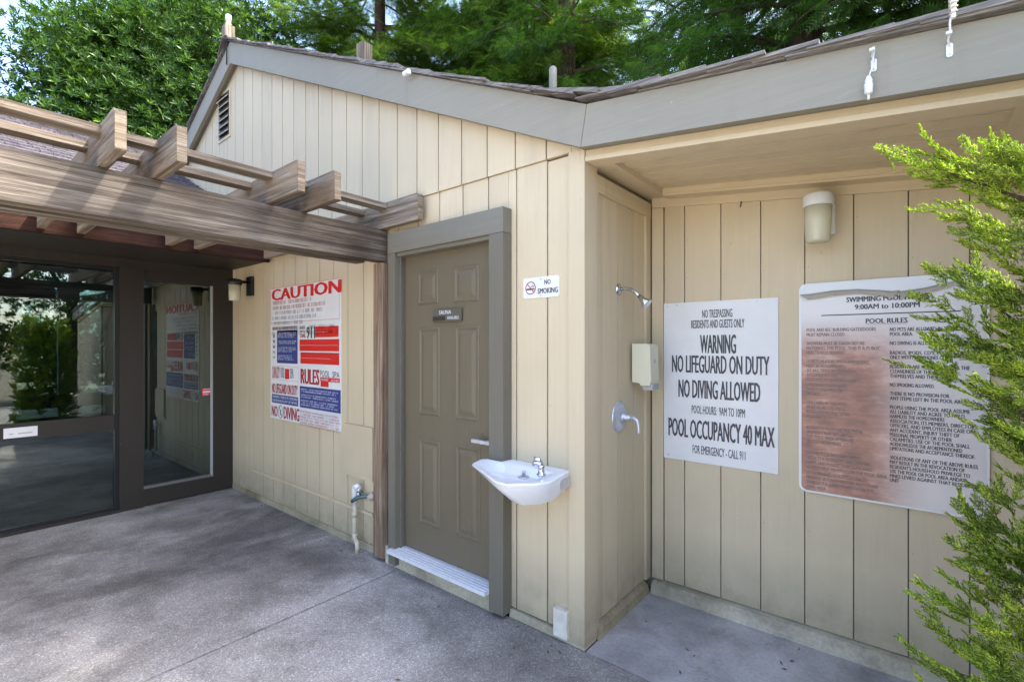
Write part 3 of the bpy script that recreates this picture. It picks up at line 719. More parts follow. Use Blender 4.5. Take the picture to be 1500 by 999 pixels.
RL = [('NO PETS ARE ALLOWED IN THE', 463), ('POOL AREA.', 497), ('NO DIVING IS ALLOWED IN THE POOL.', 563), ("RADIOS, IPODS, CD'S, ETC. MAY BE PLAYED", 632), ('ONLY WITH HEADPHONES ON.', 666),
      ('RESIDENTS ARE RESPONSIBLE FOR THE', 733), ('CLEANLINESS OF THE AREA BOTH', 768), ('THEMSELVES AND THEIR GUESTS.', 802), ('NO SMOKING ALLOWED.', 1016), ('THERE IS NO PROVISION FOR', 1080), ('ANY ITEMS LEFT IN THE POOL AREA.', 1115),
      ('PEOPLE USING THE POOL AREA ASSUME', 1180), ('ALL LIABILITY AND AGREE TO HOLD', 1213), ('HARMLESS THE HOMEOWNERS', 1246), ('ASSOCIATION, ITS MEMBERS, DIRECTORS,', 1280), ('OFFICERS, AND EMPLOYEES IN CASE OF', 1313), ('ANY ACCIDENT, INJURY THEFT OF', 1347),
      ('PERSONAL PROPERTY OR OTHER', 1381), ('CALAMITIES. USE OF THE POOL SHALL', 1414), ('ACKNOWLEDGE THE AFOREMENTIONED', 1448), ('LIMITATIONS AND ACCEPTANCE THEREOF.', 1481),
      ('VIOLATIONS OF ANY OF THE ABOVE RULES', 1547), ('MAY RESULT IN THE REVOCATION OF', 1580), ("RESIDENT'S HOUSEHOLD PRIVILEGE TO", 1613), ('USE THE POOL OR POOL AREA AND/OR', 1647), ("FINES LEVIED AGAINST THAT RESIDENT'S", 1680), ('UNIT', 1713)]
col(RL, 718, 0, cwr)
stuff(flatobj('lettering', bm, M['sign_ink'], sht))
bm = BM()
LL = [('POOL AND REC BUILDING GATES/DOORS', 468), ('MUST REMAIN CLOSED.', 502), ('SHOWERS MUST BE TAKEN BEFORE', 565), ('ENTERING THE POOL. THIS IS A PUBLIC', 599), ('HEALTH REQUIREMENT.', 632),
      ('GUESTS MUST BE WITH A RESIDENT', 695), ('MUST BE ACCOMPANIED', 728), ('AT ALL TIMES IN THE POOL', 761), ('ACCOMPANIED BY', 793), ('RESIDENT IN THE POOL AREA.', 826),
      ('CHILDREN UNDER SHALL', 1015), ('GUESTS AND FRIENDS', 1048), ('MEMBERS', 1081), ('CHILDREN IN THE POOL', 1145), ('MUST BE IN THE POOL', 1178), ('RESIDENT AT ALL TIMES', 1211), ('RESIDENTS', 1245),
      ('RESIDENTS MUST USE THE POOL', 1327), ('PROPERLY AND RETURN ALL', 1360), ('THE POOL AREA AFTER USE', 1393), ('OR TO THE MEMBERS', 1427), ('ALL', 1450),
      ('ANY ARTICLES BROUGHT INTO', 1510), ('AREA. THE RESIDENTS ARE TO USE', 1545), ('PAPER AND PLASTIC FOR GLASS AND', 1578), ('GLASS IS NOT ALLOWED IN THE POOL AREA.', 1612),
      ('NO RUNNING, HORSEPLAY, BALLS,', 1655), ('FRISBEES, SKATEBOARDS OR ANY OTHER', 1690), ('DANGEROUS GAMES PERMITTED IN THE', 1723), ('POOL AREA.', 1757)]
col(LL, 108, 0, cwl)
stuff(flatobj('faded_lettering', bm, M['ink_faint'], sht))
# peeled film curling off the top of the sheet
bm = BM(); prev = None
pp_ = [(62, 208, 212), (118, 205, 243), (300, 178, 213), (480, 168, 195), (650, 176, 212), (740, 183, 238), (775, 176, 190), (800, 182, 232), (960, 160, 200), (1100, 128, 160), (1300, 85, 96), (1430, 52, 56)]
film = flat('curled_film', (.40, .355, .29), .6, var=.15)
for i, (zx, a, b) in enumerate(pp_):
    xa, za = aty(*Z8(zx, a), fy - .004); _, zb = aty(*Z8(zx, b), fy - .022)
    zb = min(zb, za - .001)
    r = [bm.verts.new(p) for p in ((xa, fy - .002, za), (xa, fy - .016, (za * .6 + zb * .4)), (xa, fy - .02, zb), (xa, fy - .008, zb + .001))]
    if prev:
        for k in range(3): bm.faces.new((prev[k], r[k], r[k + 1], prev[k + 1]))
    prev = r
obj('peeling_film', bm, film, prs)
x, z = aty(1177, 423, sy - .02); screw(x, z, sy - .017, prs, .005)
# NO SMOKING
y = WY - .001
X0, Z1 = aty(767, 408.5, y); X1, _ = aty(820, 405, y); _, Z0 = aty(767, 438.3, y)
ns = sign_box('no_smoking_sign', X0, X1, Z0, Z1, y, .003, M['sign'], 'small white rounded NO SMOKING plate right of the grey door casing', rad=.014)
W, H = X1 - X0, Z1 - Z0; fy = y - .0045
bm = BM(); text_bm(bm, 'NO', X0 + .60 * W, X0 + .77 * W, Z0 + .62 * H, Z0 + .84 * H, fy, .03); text_bm(bm, 'SMOKING', X0 + .42 * W, X0 + .96 * W, Z0 + .20 * H, Z0 + .45 * H, fy, .03)
cx, cz_ = X0 + .215 * W, Z0 + .5 * H
arect(bm, cx - .028, cx + .016, cz_ - .010, cz_ - .002, fy - .0002); arect(bm, cx + .018, cx + .026, cz_ - .010, cz_ - .002, fy - .0002)
for k in range(5): arect(bm, cx + .004 + .004 * k, cx + .008 + .004 * k, cz_ + .003 + .004 * (k % 3), cz_ + .008 + .004 * (k % 3), fy - .0002)
stuff(flatobj('lettering', bm, M['sign_ink'], ns))
bm = BM(); n = 28
ri, ro = .030, .0345
for k in range(n):
    a, b = 2 * math.pi * k / n, 2 * math.pi * (k + 1) / n
    v = [bm.verts.new((cx + r_ * math.cos(t), fy - .0004, cz_ + r_ * math.sin(t))) for r_, t in ((ri, a), (ro, a), (ro, b), (ri, b))]; bm.faces.new(v)
v = [bm.verts.new((cx + p, fy - .0005, cz_ + q)) for p, q in ((-.0235, .0205), (-.0205, .0235), (.0235, -.0205), (.0205, -.0235))]; bm.faces.new(v)
flatobj('prohibition_ring', bm, M['dkred'], ns)
for zz in (Z1 - .012, Z0 + .012): screw(X0 + .5 * W, zz, y - .003, ns, .004)

# CAUTION
X0, Z1 = aty(397, 424.5, y); X1, _ = aty(500.5, 408, y); _, Z0 = aty(397, 611, y)
cs = sign_box('caution_sign', X0, X1, Z0, Z1, y, .004, M['sign'], 'large white, red and blue CAUTION pool safety poster beside the wall lamp')
fy = y - .0055
ZA = lambda zx, zy: (380 + zx / 8.33, 400 + zy / 8.33)
ZB = lambda zx, zy: (380 + zx / 7.69, 510 + zy / 7.69)
layers = {}
def L(mat, dy=0):
    k = (mat, dy)
    if k not in layers: layers[k] = BM()
    return layers[k], fy - dy
def R4(F, l, r, t, b, mat, dy=0):
    bm, yy = L(mat, dy); xa, zt = aty(*F(l, t), fy); xb, _ = aty(*F(r, t), fy); _, zb = aty(*F(l, b), fy); arect(bm, xa, xb, zb, zt, yy); return xa, xb, zb, zt
def T4(F, s, l, r, t, b, mat, dy=0, bold=.02):
    yy = fy - dy; bm = BM(); xa, zt = aty(*F(l, t), fy); xb, _ = aty(*F(r, t), fy); _, zb = aty(*F(l, b), fy); text_bm(bm, s, xa, xb, zb, zt, yy, bold); flatobj('lettering', bm, M[mat], cs)
def illegible(x0, x1, zt, n, pitch, h, mat, dy=0, cw=.011, rag=.25):
    """rows of worn, unreadable letter-sized marks"""
    bm, yy = L(mat, dy)
    for i in range(n):
        x = x0; xe = x1 - random.uniform(0, rag) * (x1 - x0); z = zt - i * pitch
        while x < xe:
            if random.random() < .84:
                ww = cw * random.uniform(.5, .75)
                arect(bm, x, x + ww * .32, z - h, z, yy)
                if random.random() < .7: arect(bm, x + ww * .68, x + ww, z - h, z, yy)
                if random.random() < .7: arect(bm, x + ww * .34, x + ww * .66, z - h * .25, z, yy)
                if random.random() < .4: arect(bm, x + ww * .34, x + ww * .66, z - h, z - h * .75, yy)
            x += cw
T4(ZA, 'CAUTION', 155, 990, 207, 340, 'red', .0002, .11)
bx0, bx1 = X0 + .012, X1 - .03
def border(x0, x1, z0, z1, mat, w_=.004, dy=.0):
    bm, yy = L(mat, dy)
    arect(bm, x0, x1, z1 - w_, z1, yy); arect(bm, x0, x1, z0, z0 + w_, yy); arect(bm, x0, x0 + w_, z0 + w_, z1 - w_, yy); arect(bm, x1 - w_, x1, z0 + w_, z1 - w_, yy)
_, zA = aty(*ZA(150, 195), fy); _, zB = aty(*ZA(150, 612), fy)
border(X0 + .008, X1 - .022, zB, zA, 'ink_pink', .003)
_, zt = aty(*ZA(160, 352), fy)
illegible(X0 + .03, X1 - .04, zt, 2, .047, .030, 'ink_pink', 0, .020, .35); illegible(X0 + .03, X1 - .04, zt - .094, 5, .047, .030, 'ink_grey', 0, .020, .5)
# left panel
R4(ZA, 155, 462, 655, 702, 'pinkpale'); T4(ZA, 'ARTIFICIAL RESPIRATION CPR', 160, 455, 664, 694, 'sign_ink', .0003, .01)
xa, xb, _, ztop = R4(ZA, 215, 465, 704, 720, 'navy'); _, zbot = aty(*ZB(200, 166), fy)
bmn, yn = L('navy'); arect(bmn, xa, xb, zbot, ztop - .001, yn)
z = ztop - .02
while z > zbot + .05:
    k = random.choice((2, 3, 3)); illegible(xa + .02, xb - .015, z, k, .017, .011, 'pale', .0004, .010, .25); z -= k * .017 + .022
bmk, yk = L('sign_ink', .0003)
for k, zz in enumerate(np.linspace(ztop - .05, zbot + .05, 5)):
    xm = (X0 + xa) / 2 + .005
    for q in range(4): arect(bmk, xm - .02 + q * .011 + random.uniform(-.003, .003), xm - .012 + q * .011, zz + random.uniform(-.02, .0), zz + random.uniform(.004, .02), yk)
# right panels
T4(ZA, 'IN CASE OF', 492, 562, 660, 686, 'sign_ink', .0003, .02); T4(ZA, 'EMERGENCY', 492, 566, 700, 726, 'sign_ink', .0003, .02); T4(ZA, 'DIAL', 500, 566, 738, 788, 'dkred', .0003, .04)
T4(ZA, '911', 578, 678, 655, 795, 'sign_ink', .0003, .05)
R4(ZA, 684, 965, 655, 785, 'red'); R4(ZA, 490, 972, 812, 950, 'red'); xa, xb, _, zt = R4(ZA, 500, 972, 968, 975, 'red'); _, zb = aty(*ZB(465, 172), fy); bmr, yr = L('red'); arect(bmr, xa, xb, zb, zt - .0005, yr)
for F, l, r, yy_ in ((ZA, 684, 830, 720), (ZA, 495, 960, 880), (ZB, 470, 800, 108)): R4(F, l, r, yy_, yy_ + 3, 'pinkpale', .0003)
T4(ZB, 'CAPACITY', 145, 228, 205, 335, 'ink_pink', .0002, .02); T4(ZB, 'POOL', 240, 280, 212, 335, 'ink_grey', .0002, .03); R4(ZB, 288, 335, 232, 345, 'red', .0004); T4(ZB, 'SPA', 345, 383, 225, 340, 'ink_grey', .0002, .03)
border(*[aty(*ZB(q, 200), fy)[0] for q in (142, 445)], aty(*ZB(142, 350), fy)[1], aty(*ZB(142, 195), fy)[1], 'ink_grey', .002)
T4(ZB, 'NO LIFEGUARD ON DUTY', 142, 430, 392, 498, 'dkred', .0002, .02)
xa, xb, zb, zt = R4(ZB, 140, 437, 512, 608, 'navy'); 
T4(ZB, 'WARNING: THERE IS NO LIFEGUARD', 148, 430, 524, 552, 'pale', .0004, .02); T4(ZB, 'CHILDREN SHOULD NOT USE THE POOL', 148, 430, 566, 594, 'pale', .0004, .02)
T4(ZB, 'NO', 140, 203, 640, 760, 'dkred', .0002, .03); T4(ZB, 'DIVING', 275, 448, 655, 790, 'dkred', .0002, .03)
cx, cz_ = aty(*ZB(238, 715), fy); bmc, yc = L('sign_ink', .0004)
rr_ = .052
for k in range(24):
    a, b = 2 * math.pi * k / 24, 2 * math.pi * (k + 1) / 24
    v = [bmc.verts.new((cx + r_ * .9 * math.cos(t), yc, cz_ + r_ * 1.15 * math.sin(t))) for r_, t in ((rr_ - .005, a), (rr_, a), (rr_, b), (rr_ - .005, b))]; bmc.faces.new(v)
for q in ((-.03, .045, -.024, .05, .03, -.045, .024, -.05), (-.01, -.03, .0, -.034, .016, .02, .008, .024)):
    v = [bmc.verts.new((cx + q[i], yc - .0001, cz_ + q[i + 1])) for i in (0, 2, 4, 6)]; bmc.faces.new(v)
T4(ZB, 'RULES', 468, 672, 230, 395, 'dkred', .0002, .05); T4(ZB, 'POOL', 685, 790, 250, 320, 'sign_ink', .0002, 0); T4(ZB, 'SPA', 822, 902, 262, 330, 'sign_ink', .0002, 0)
R4(ZB, 685, 905, 325, 372, 'red', .0002); R4(ZB, 690, 778, 372, 432, 'red', .0003); T4(ZB, 'HOURS', 695, 775, 338, 365, 'pale', .0005, .03); T4(ZB, 'HOURS', 810, 895, 350, 377, 'pale', .0005, .03)
xa, xb, zb, zt = R4(ZB, 455, 915, 425, 662, 'navy')
z = zt - .02
for k in (2, 2, 3, 3, 1): illegible(xa + .02, xb - .015, z, k, .0185, .011, 'pale', .0004, .0105, .12); z -= k * .0185 + .011
_, zt = aty(*ZB(460, 700), fy); _, zb = aty(*ZB(460, 820), fy)
illegible(xa + .01, xb - .01, zt, 6, .023, .015, 'ink_pink', .0, .0125, .05)
for (mat, dy), b in layers.items():
    stuff(flatobj('printed_layer', b, M[mat], cs))

# ------------------------------------------------------------------ fittings
def lathe(bm, c, prof, axis='z', n=20, cap=True):
    """prof = [(offset along axis, radius)]"""
    rings = []
    for h, r_ in prof:
        ring = []
        for k in range(n):
            a = 2 * math.pi * k / n; p, q = r_ * math.cos(a), r_ * math.sin(a)
            off = {'z': (p, q, h), 'x': (h, p, q), 'y': (p, h, q)}[axis]
            ring.append(bm.verts.new(Vector(c) + Vector(off)))
        rings.append(ring)
    for a, b in zip(rings, rings[1:]):
        for k in range(n): bm.faces.new((a[k], a[(k + 1) % n], b[(k + 1) % n], b[k]))
    if cap: bm.faces.new(rings[0][::-1]); bm.faces.new(rings[-1])
def lobj(name, c, prof, mat, parent=None, axis='z', n=20, smooth=True):
    bm = BM(); lathe(bm, c, prof, axis, n); o = obj(name, bm, mat, parent)
    if smooth: o.data.polygons.foreach_set('use_smooth', [len(p.vertices) == 4 for p in o.data.polygons])
    return o

# drinking fountain
ft = thing('drinking_fountain', (-1.5, WY, .745), 'angular white porcelain drinking fountain mounted on the wall right of the door', 'fountain')
top = [(-1.312, 2.068), (-1.272, 1.83), (-1.300, 1.765), (-1.40, 1.672), (-1.47, 1.678), (-1.775, 1.838), (-1.795, 1.862), (-1.825, 1.96), (-1.80, 1.985), (-1.70, 1.988), (-1.688, 2.068)]
c0 = Vector((-1.50, 1.90)); n = len(top)
def ring(bm, pts, z): return [bm.verts.new((p[0], p[1], z if not callable(z) else z(p))) for p in pts]
def inset(pts, k, c=c0): return [(c[0] + (p[0] - c[0]) * k, c[1] + (p[1] - c[1]) * k) for p in pts]
bm = BM()
bot = [(-1.315, 2.068), (-1.32, 1.93), (-1.345, 1.86), (-1.40, 1.80), (-1.46, 1.80), (-1.56, 1.86), (-1.57, 1.88), (-1.60, 1.93), (-1.62, 1.96), (-1.63, 1.99), (-1.64, 2.068)]
def botz(p): return .745 + max(0, (p[1] - 1.9)) * .28
def midz(p): return .845 - .015 * (1 if p[0] > -1.5 else 0)
mid = [(a[0] * .85 + b[0] * .15, a[1] * .85 + b[1] * .15) for a, b in zip(top, bot)]
inner_c = (-1.53, 1.88)
def insetc(k, dx=0): return [(inner_c[0] + (p[0] - inner_c[0]) * k + dx, inner_c[1] + (p[1] - inner_c[1]) * k) for p in top]
lip = insetc(.80)
lip = [(min(p[0], -1.35), p[1] if p[1] < 1.99 else 1.985) for p in lip]
deep = insetc(.56); deep = [(min(p[0], -1.40), p[1] if p[1] < 1.96 else 1.95) for p in deep]
rings = [ring(bm, bot, botz), ring(bm, mid, midz), ring(bm, top, .866), ring(bm, [(a * .985 + inner_c[0] * .015, b * .985 + inner_c[1] * .015) for a, b in top], .871), ring(bm, lip, .869), ring(bm, deep, .832)]
for a, b in zip(rings, rings[1:]):
    for k in range(n): bm.faces.new((a[k], a[(k + 1) % n], b[(k + 1) % n], b[k]))
bm.faces.new(rings[0][::-1]); bm.faces.new(rings[-1])
basin = obj('basin', bm, M['porcelain'], ft, .004, seg=3)
basin.data.polygons.foreach_set('use_smooth', [True] * len(basin.data.polygons))
try:
    for p in basin.data.polygons: p.use_smooth = True
    basin.data.set_sharp_from_angle(angle=R(40))
except Exception: pass
bc = Vector((-1.373, 1.906, .868))
lobj('bubbler_body', bc, [(0, .022), (.008, .022), (.010, .016), (.035, .015), (.045, .018), (.052, .016)], M['chrome'], ft)
tube('bubbler_spout', [bc + Vector((0, 0, .045)), bc + Vector((-.012, -.004, .060)), bc + Vector((-.03, -.01, .062)), bc + Vector((-.042, -.012, .048))], [.014, .014, .012, .008], M['chrome'], ft)
tube('bubbler_lever', [bc + Vector((.002, 0, .055)), bc + Vector((-.008, -.008, .078)), bc + Vector((-.03, -.02, .082))], [.008, .012, .010], M['chrome'], ft)
dc = Vector((-1.50, 1.93, .833))
lobj('drain', dc, [(0, .030), (.003, .030), (.006, .022), (.002, .019)], M['dull_chrome'], ft)
lobj('drain_cap', dc + Vector((0, 0, .004)), [(0, .009), (.02, .008), (.022, .012), (.028, .009)], M['dull_chrome'], ft, n=12)
box('mounting_slot', -1.2945, -1.2930, 1.955, 2.035, .80, .845, M['dull_chrome'], ft, .0005)
box('wall_bracket', -1.60, -1.33, WY - .10, WY - .002, .775, .79, M['alu'], ft, .002)

# white box near the corner
tag(box('junction_box', -1.389, -1.308, 2.032, WY - .0005, .03, .168, M['block'], None, .006), 'small weathered white cover box low on the wall at the building corner', 'box')

# shower head
SXW = XC - .020
sh = thing('wall_shower', (SXW, 2.446, 1.81), 'chrome shower head on a short curved arm above the soap dispenser', 'shower head')
lobj('flange', (SXW, 2.446, 1.81), [(0, .033), (.006, .033), (.014, .018), (.016, .014)], M['chrome'], sh, 'x')
arm = [(SXW + .008, 2.446, 1.81), (SXW + .04, 2.446, 1.812), (SXW + .075, 2.446, 1.805), (SXW + .105, 2.446, 1.785), (SXW + .125, 2.446, 1.765)]
tube('arm', arm, .010, M['chrome'], sh)
d = (Vector(arm[-1]) - Vector(arm[-2])).normalized(); p0 = Vector(arm[-1])
tube('spray_head', [p0, p0 + d * .012, p0 + d * .014, p0 + d * .03, p0 + d * .062, p0 + d * .066], [.012, .014, .016, .018, .031, .028], M['chrome'], sh, 18)
# valve
vz, vy = 1.104, 2.455
va = thing('shower_valve', (SXW, vy, vz), 'round chrome shower valve plate with curved lever below the shower head', 'tap')
lobj('escutcheon', (SXW, vy, vz), [(0, .088), (.004, .088), (.010, .080), (.014, .060), (.012, .045), (.022, .034)], M['dull_chrome'], va, 'x', 32)
lobj('valve_body', (SXW + .02, vy, vz), [(0, .030), (.018, .026), (.02, .02), (.032, .022), (.04, .017), (.055, .015)], M['dull_chrome'], va, 'x')
tube('lever', [(SXW + .065, vy, vz), (SXW + .09, vy, vz + .0), (SXW + .108, vy, vz - .012), (SXW + .115, vy, vz - .035), (SXW + .118, vy, vz - .07), (SXW + .118, vy, vz - .085)], [.013, .011, .010, .008, .009, .0105], M['dull_chrome'], va)
# soap dispenser
sp = thing('soap_dispenser', (XC, 2.64, 1.245), 'ivory plastic soap dispenser in the corner of the shower recess', 'dispenser')
prism('housing', [(XC - .003, 1.29), (XC + .045, 1.284), (XC + .05, 1.270), (XC + .105, 1.276), (XC + .110, 1.30), (XC + .104, 1.495), (XC + .09, 1.508), (XC - .003, 1.51)], 2.585, 2.70, M['ivory'], sp, 'y', .006)
prism('push_bar', [(XC + .055, 1.246), (XC + .112, 1.248), (XC + .116, 1.282), (XC + .055, 1.278)], 2.60, 2.69, M['grey_plastic'], sp, 'y', .004)
bm = BM(); lathe(bm, (XC + .1045, 2.645, 1.41), [(0, .013), (.004, .012)], 'x', 16); o = obj('sight_window', bm, M['grey_plastic'], sp)

# white wall lamp on the recess back wall
wl = thing('wall_lamp', (-.29, BY, 2.05), 'white jar-glass wall lamp high above the WARNING and pool rules boards', 'lamp')
xr, _ = aty(1209, 320, BY - .04)
prism('bracket', [(BY - .001, 2.05), (BY - .02, 2.05), (BY - .09, 2.21), (BY - .09, 2.229), (BY - .001, 2.229)], xr - .04, xr + .04, M['white'], wl, 'x', .004)
gy = BY - .125; gx, _ = aty(1198, 320, gy)
lobj('lamp_cap', (gx, gy, 2.168), [(0, .061), (.004, .063), (.052, .063), (.062, .054), (.064, .02)], M['white'], wl, n=28)
lobj('lamp_shade', (gx, gy, 1.995), [(0, .02), (.002, .045), (.012, .052), (.10, .056), (.172, .059)], M['glass_lamp'], wl, n=28)
# dark wall lamp by the storefront
ll = thing('wall_lamp', (-5.0, WY, 2.0), 'small black-topped jar wall lamp left of the CAUTION poster', 'lamp')
box('bracket', -5.07, -4.965, WY - .035, WY - .001, 1.99, 2.175, M['black'], ll, .004)
tube('arm', [(-5.02, WY - .03, 2.12), (-5.02, WY - .16, 2.12)], .014, M['black'], ll)
lobj('lamp_cap', (-5.02, WY - .16, 2.085), [(0, .062), (.003, .064), (.045, .064), (.055, .05)], M['black'], ll, n=24)
lobj('lamp_shade', (-5.02, WY - .16, 1.93), [(0, .03), (.002, .046), (.012, .050), (.154, .054)], M['glass_lamp'], ll, n=24)

# spigot and pipe at the left of the post
spg = thing('hose_bib', (-3.10, WY - .06, 0), 'white and cream standpipe with blue-grey hose tap left of the timber post', 'tap')
yp = WY - .055
xp = aty(519.5, 750, yp)[0]; zt = aty(521, 712, yp)[1]
tube('standpipe', [(xp, yp, zt - .12), (xp, yp, .105), (xp, yp, .09), (xp + .035, yp - .012, .075), (xp + .062, yp - .02, .068), (xp + .068, yp - .022, .05), (xp + .068, yp - .022, -.005)], .0165, M['pvc_old'], spg)
tube('coupling', [(xp, yp, .075), (xp, yp, .12)], .021, M['pvc_old'], spg); tube('coupling', [(xp, yp, .24), (xp, yp, .275)], .020, M['pvc_old'], spg)
tube('elbow', [(xp, yp, zt - .125), (xp, yp, zt - .02), (xp + .008, yp, zt - .004), (xp + .03, yp, zt + .002), (xp + .055, yp, zt - .008)], .021, M['pvc'], spg)
tube('nipple', [(xp + .05, yp, zt - .010), (xp + .05, yp + .0, zt - .05), (xp + .055, yp, zt - .07)], .013, M['dull_chrome'], spg)
tube('tap_body', [(xp + .01, yp - .03, zt - .105), (xp + .05, yp - .01, zt - .075), (xp + .09, yp + .01, zt - .062), (xp + .14, yp + .04, zt - .06)], [.013, .016, .015, .012], M['bibcock'], spg)
lobj('tap_handle', (xp + .07, yp + .0, zt - .055), [(0, .006), (.022, .006), (.023, .024), (.030, .022)], M['bibcock'], spg, n=8)
lobj('wall_flange', (xp + .145, WY - .002, zt - .06), [(-.035, .016), (-.02, .018), (-.018, .030), (0, .032)], M['pvc_old'], spg, 'y', 8)
# hooks and bulb sockets on the eave fascia
def hook(px, py, label, long_cord):
    x, z = aty(px, py, FY0 - .004); yy = FY0 - .0005
    h = thing('cable_hook', (x, yy, z), label, 'hook')
    prism('plate', rr(x - .008, x + .008, z - .045, z - .004, .006, 3), yy - .004, yy, M['white'], h)
    tube('hook_arm', [(x, yy - .003, z - .012), (x - .004, yy - .008, z + .004), (x - .002, yy - .018, z + .012), (x, yy - .034, z + .014), (x, yy - .038, z + .019)], .003, M['white'], h, 8)
    bm = BM(); abox(bm, x - .010, x + .004, yy - .042, yy - .03, z + .008, z + .016); obj('hook_tip', bm, M['white'], h, .001)
    for dz in (-.014, -.038): lobj('screw', (x, yy - .004, z + dz), [(0, .0028), (-.0018, .0024)], M['dull_chrome'], h, 'y', 8)
    return x, yy, z
x, yy, z = hook(1280, 85, 'white cable hook holding a bulb socket on the grey eave fascia', False)
bsk = thing('bulb_socket', (x, yy, z - .1), 'white string-light socket dangling from the left fascia hook', 'socket')
tube('cord', [(x + .002, yy - .02, z + .012), (x - .004, yy - .02, z - .04), (x - .012, yy - .02, z - .062), (x - .013, yy - .02, z - .07)], .0022, M['white'], bsk, 8)
sx_ = x - .013
lobj('socket', (sx_, yy - .024, z - .125), [(0, .004), (.002, .010), (.006, .0115), (.034, .0125), (.038, .010), (.046, .011), (.052, .008), (.06, .006)], M['pvc'], bsk, n=14)
tube('bulb_stub', [(sx_, yy - .024, z - .125), (sx_, yy - .024, z - .142)], .004, M['pvc'], bsk, 8)
x, yy, z = hook(1391, 62, 'white cable hook near the top right corner with cord rising from it', True)
cdg = thing('light_cord', (x, yy, z), 'white twisted light cord and socket rising from the right fascia hook', 'cord')
tube('cord', [(x, yy - .032, z + .012), (x - .001, yy - .034, z + .04), (x + .001, yy - .036, z + .062)], .0028, M['white'], cdg, 8)
lobj('socket', (x + .006, yy - .036, z + .052), [(0, .006), (.004, .007), (.03, .0075), (.08, .008)], M['pvc'], cdg, n=12)
tube('cord_wrap', [(x + .006 + .009 * math.cos(k * .9), yy - .036 + .009 * math.sin(k * .9), z + .058 + k * .002) for k in range(34)], .0028, M['pvc_old'], cdg, 6)
# small dark hook on frieze
x, z = aty(1087, 298, BY - .016); 
tag(tube('small_hook', [(x, BY - .014, z + .004), (x, BY - .04, z + .004), (x + .003, BY - .05, z - .008), (x + .001, BY - .048, z - .024), (x - .004, BY - .04, z - .026)], .0028, M['black'], None, 8), 'tiny dark screw hook in the trim above the WARNING board', 'hook')
# ridge block with socket, posts on the roof, white insulator
x, z = aty(337, 57, 2.0)
rbk = thing('ridge_light', (x, 2.0, z), 'white bulb socket on a small wooden block at the gable peak', 'light')
box('block', x - .045, x + .045, 1.94, 2.03, z - .01, z + .115, M['wood_z'], rbk, .005)
lobj('socket', (x, 1.985, z + .115), [(0, .022), (.02, .025), (.06, .022), (.063, .029), (.11, .028), (.118, .018)], M['pvc'], rbk)
tube('cord', [(x - .01, 1.975, z + .01), (x - .012, 1.972, z - .12), (x - .02, 1.975, z - .27)], .006, M['black'], rbk, 8)
def pz(px, Y): 
    X_, _ = aty(px, 100, Y); return X_, roofz(X_)
x, zr = pz(535, 2.35); _, zt = aty(535, 66, 2.35)
o = tag(box('roof_post', x - .055, x + .04, 2.30, 2.39, zr - .03, zt, M['wood_z'], None, .006), 'short square wooden stub standing on the roof above the cream siding', 'post')
x, zr = pz(810, 2.35); _, zt = aty(810, 99, 2.35)
tag(lobj('vent_pipe', (x, 2.35, zr - .02), [(0, .023), (zt - zr + .01, .023), (zt - zr + .02, .016)], flat('weathered_pipe', (.24, .22, .18), .7, var=.2, scale=20)), 'round grey vent pipe on the roof near the valley of the fascia', 'pipe')
x, z = aty(600, 108, 1.96); bm = BM()
lathe(bm, (x - .03, 1.94, z - .004), [(0, .016), (.05, .018), (.055, .012)], 'x', 12)
tag(obj('bulb_socket', bm, M['pvc']), 'small white bulb socket lying on the shingles of the long rake', 'socket')

# ------------------------------------------------------------------ vegetation
def mesh_np(name, V, F3, mat, parent=None, F4=None):
    me = bpy.data.meshes.new(name)
    nv = len(V); me.vertices.add(nv); me.vertices.foreach_set('co', V.astype(np.float32).ravel())
    nf = len(F3); k = F3.shape[1]
    me.loops.add(nf * k); me.loops.foreach_set('vertex_index', F3.astype(np.int32).ravel())
    me.polygons.add(nf); me.polygons.foreach_set('loop_start', np.arange(0, nf * k, k, dtype=np.int32))
    me.update(calc_edges=True); me.validate()
    return link(name, me, mat, parent)
def frames(d, up=None, roll=None):
    """rotation matrices whose X axis is d; roughly horizontal Y"""
    d = d / np.linalg.norm(d, axis=1, keepdims=True)
    u = np.tile(np.array([0, 0, 1.0]), (len(d), 1)) + rng.normal(0, .25, (len(d), 3))
    y = np.cross(u, d); y /= np.linalg.norm(y, axis=1, keepdims=True) + 1e-9
    z = np.cross(d, y)
    if roll is not None:
        c, s = np.cos(roll)[:, None], np.sin(roll)[:, None]; y, z = y * c + z * s, z * c - y * s
    return np.stack([d, y, z], axis=2)
def scatter(tv, tf, pos, rot, scl):
    V = np.einsum('nij,kj->nki', rot, tv) * scl[:, None, None] + pos[:, None, :]
    F = tf[None] + (np.arange(len(pos)) * len(tv))[:, None, None]
    return V.reshape(-1, 3), F.reshape(-1, tf.shape[1])
def spray_template(n=9, length=1.0, width=.42, leafw=.055, droop=.12):
    V, F = [], []
    for i in range(n):
        t = (i + .6) / n; L = width * (1 - t * .65) * (.7 + .3 * math.sin(t * 3)); 
        for s in (-1, 1):
            b = len(V); x0 = t * length; z0 = -droop * t * t
            V += [(x0 - leafw * .5, 0, z0), (x0 + L * .55, s * L, z0 - .04 - .03 * random.random()), (x0 + leafw * .6, 0, z0 + .01)]
            F.append((b, b + 1, b + 2))
    b = len(V); V += [(0, -.008, 0), (0, .008, 0), (length, 0, -droop)]; F.append((b, b + 1, b + 2))
    return np.array(V), np.array(F)
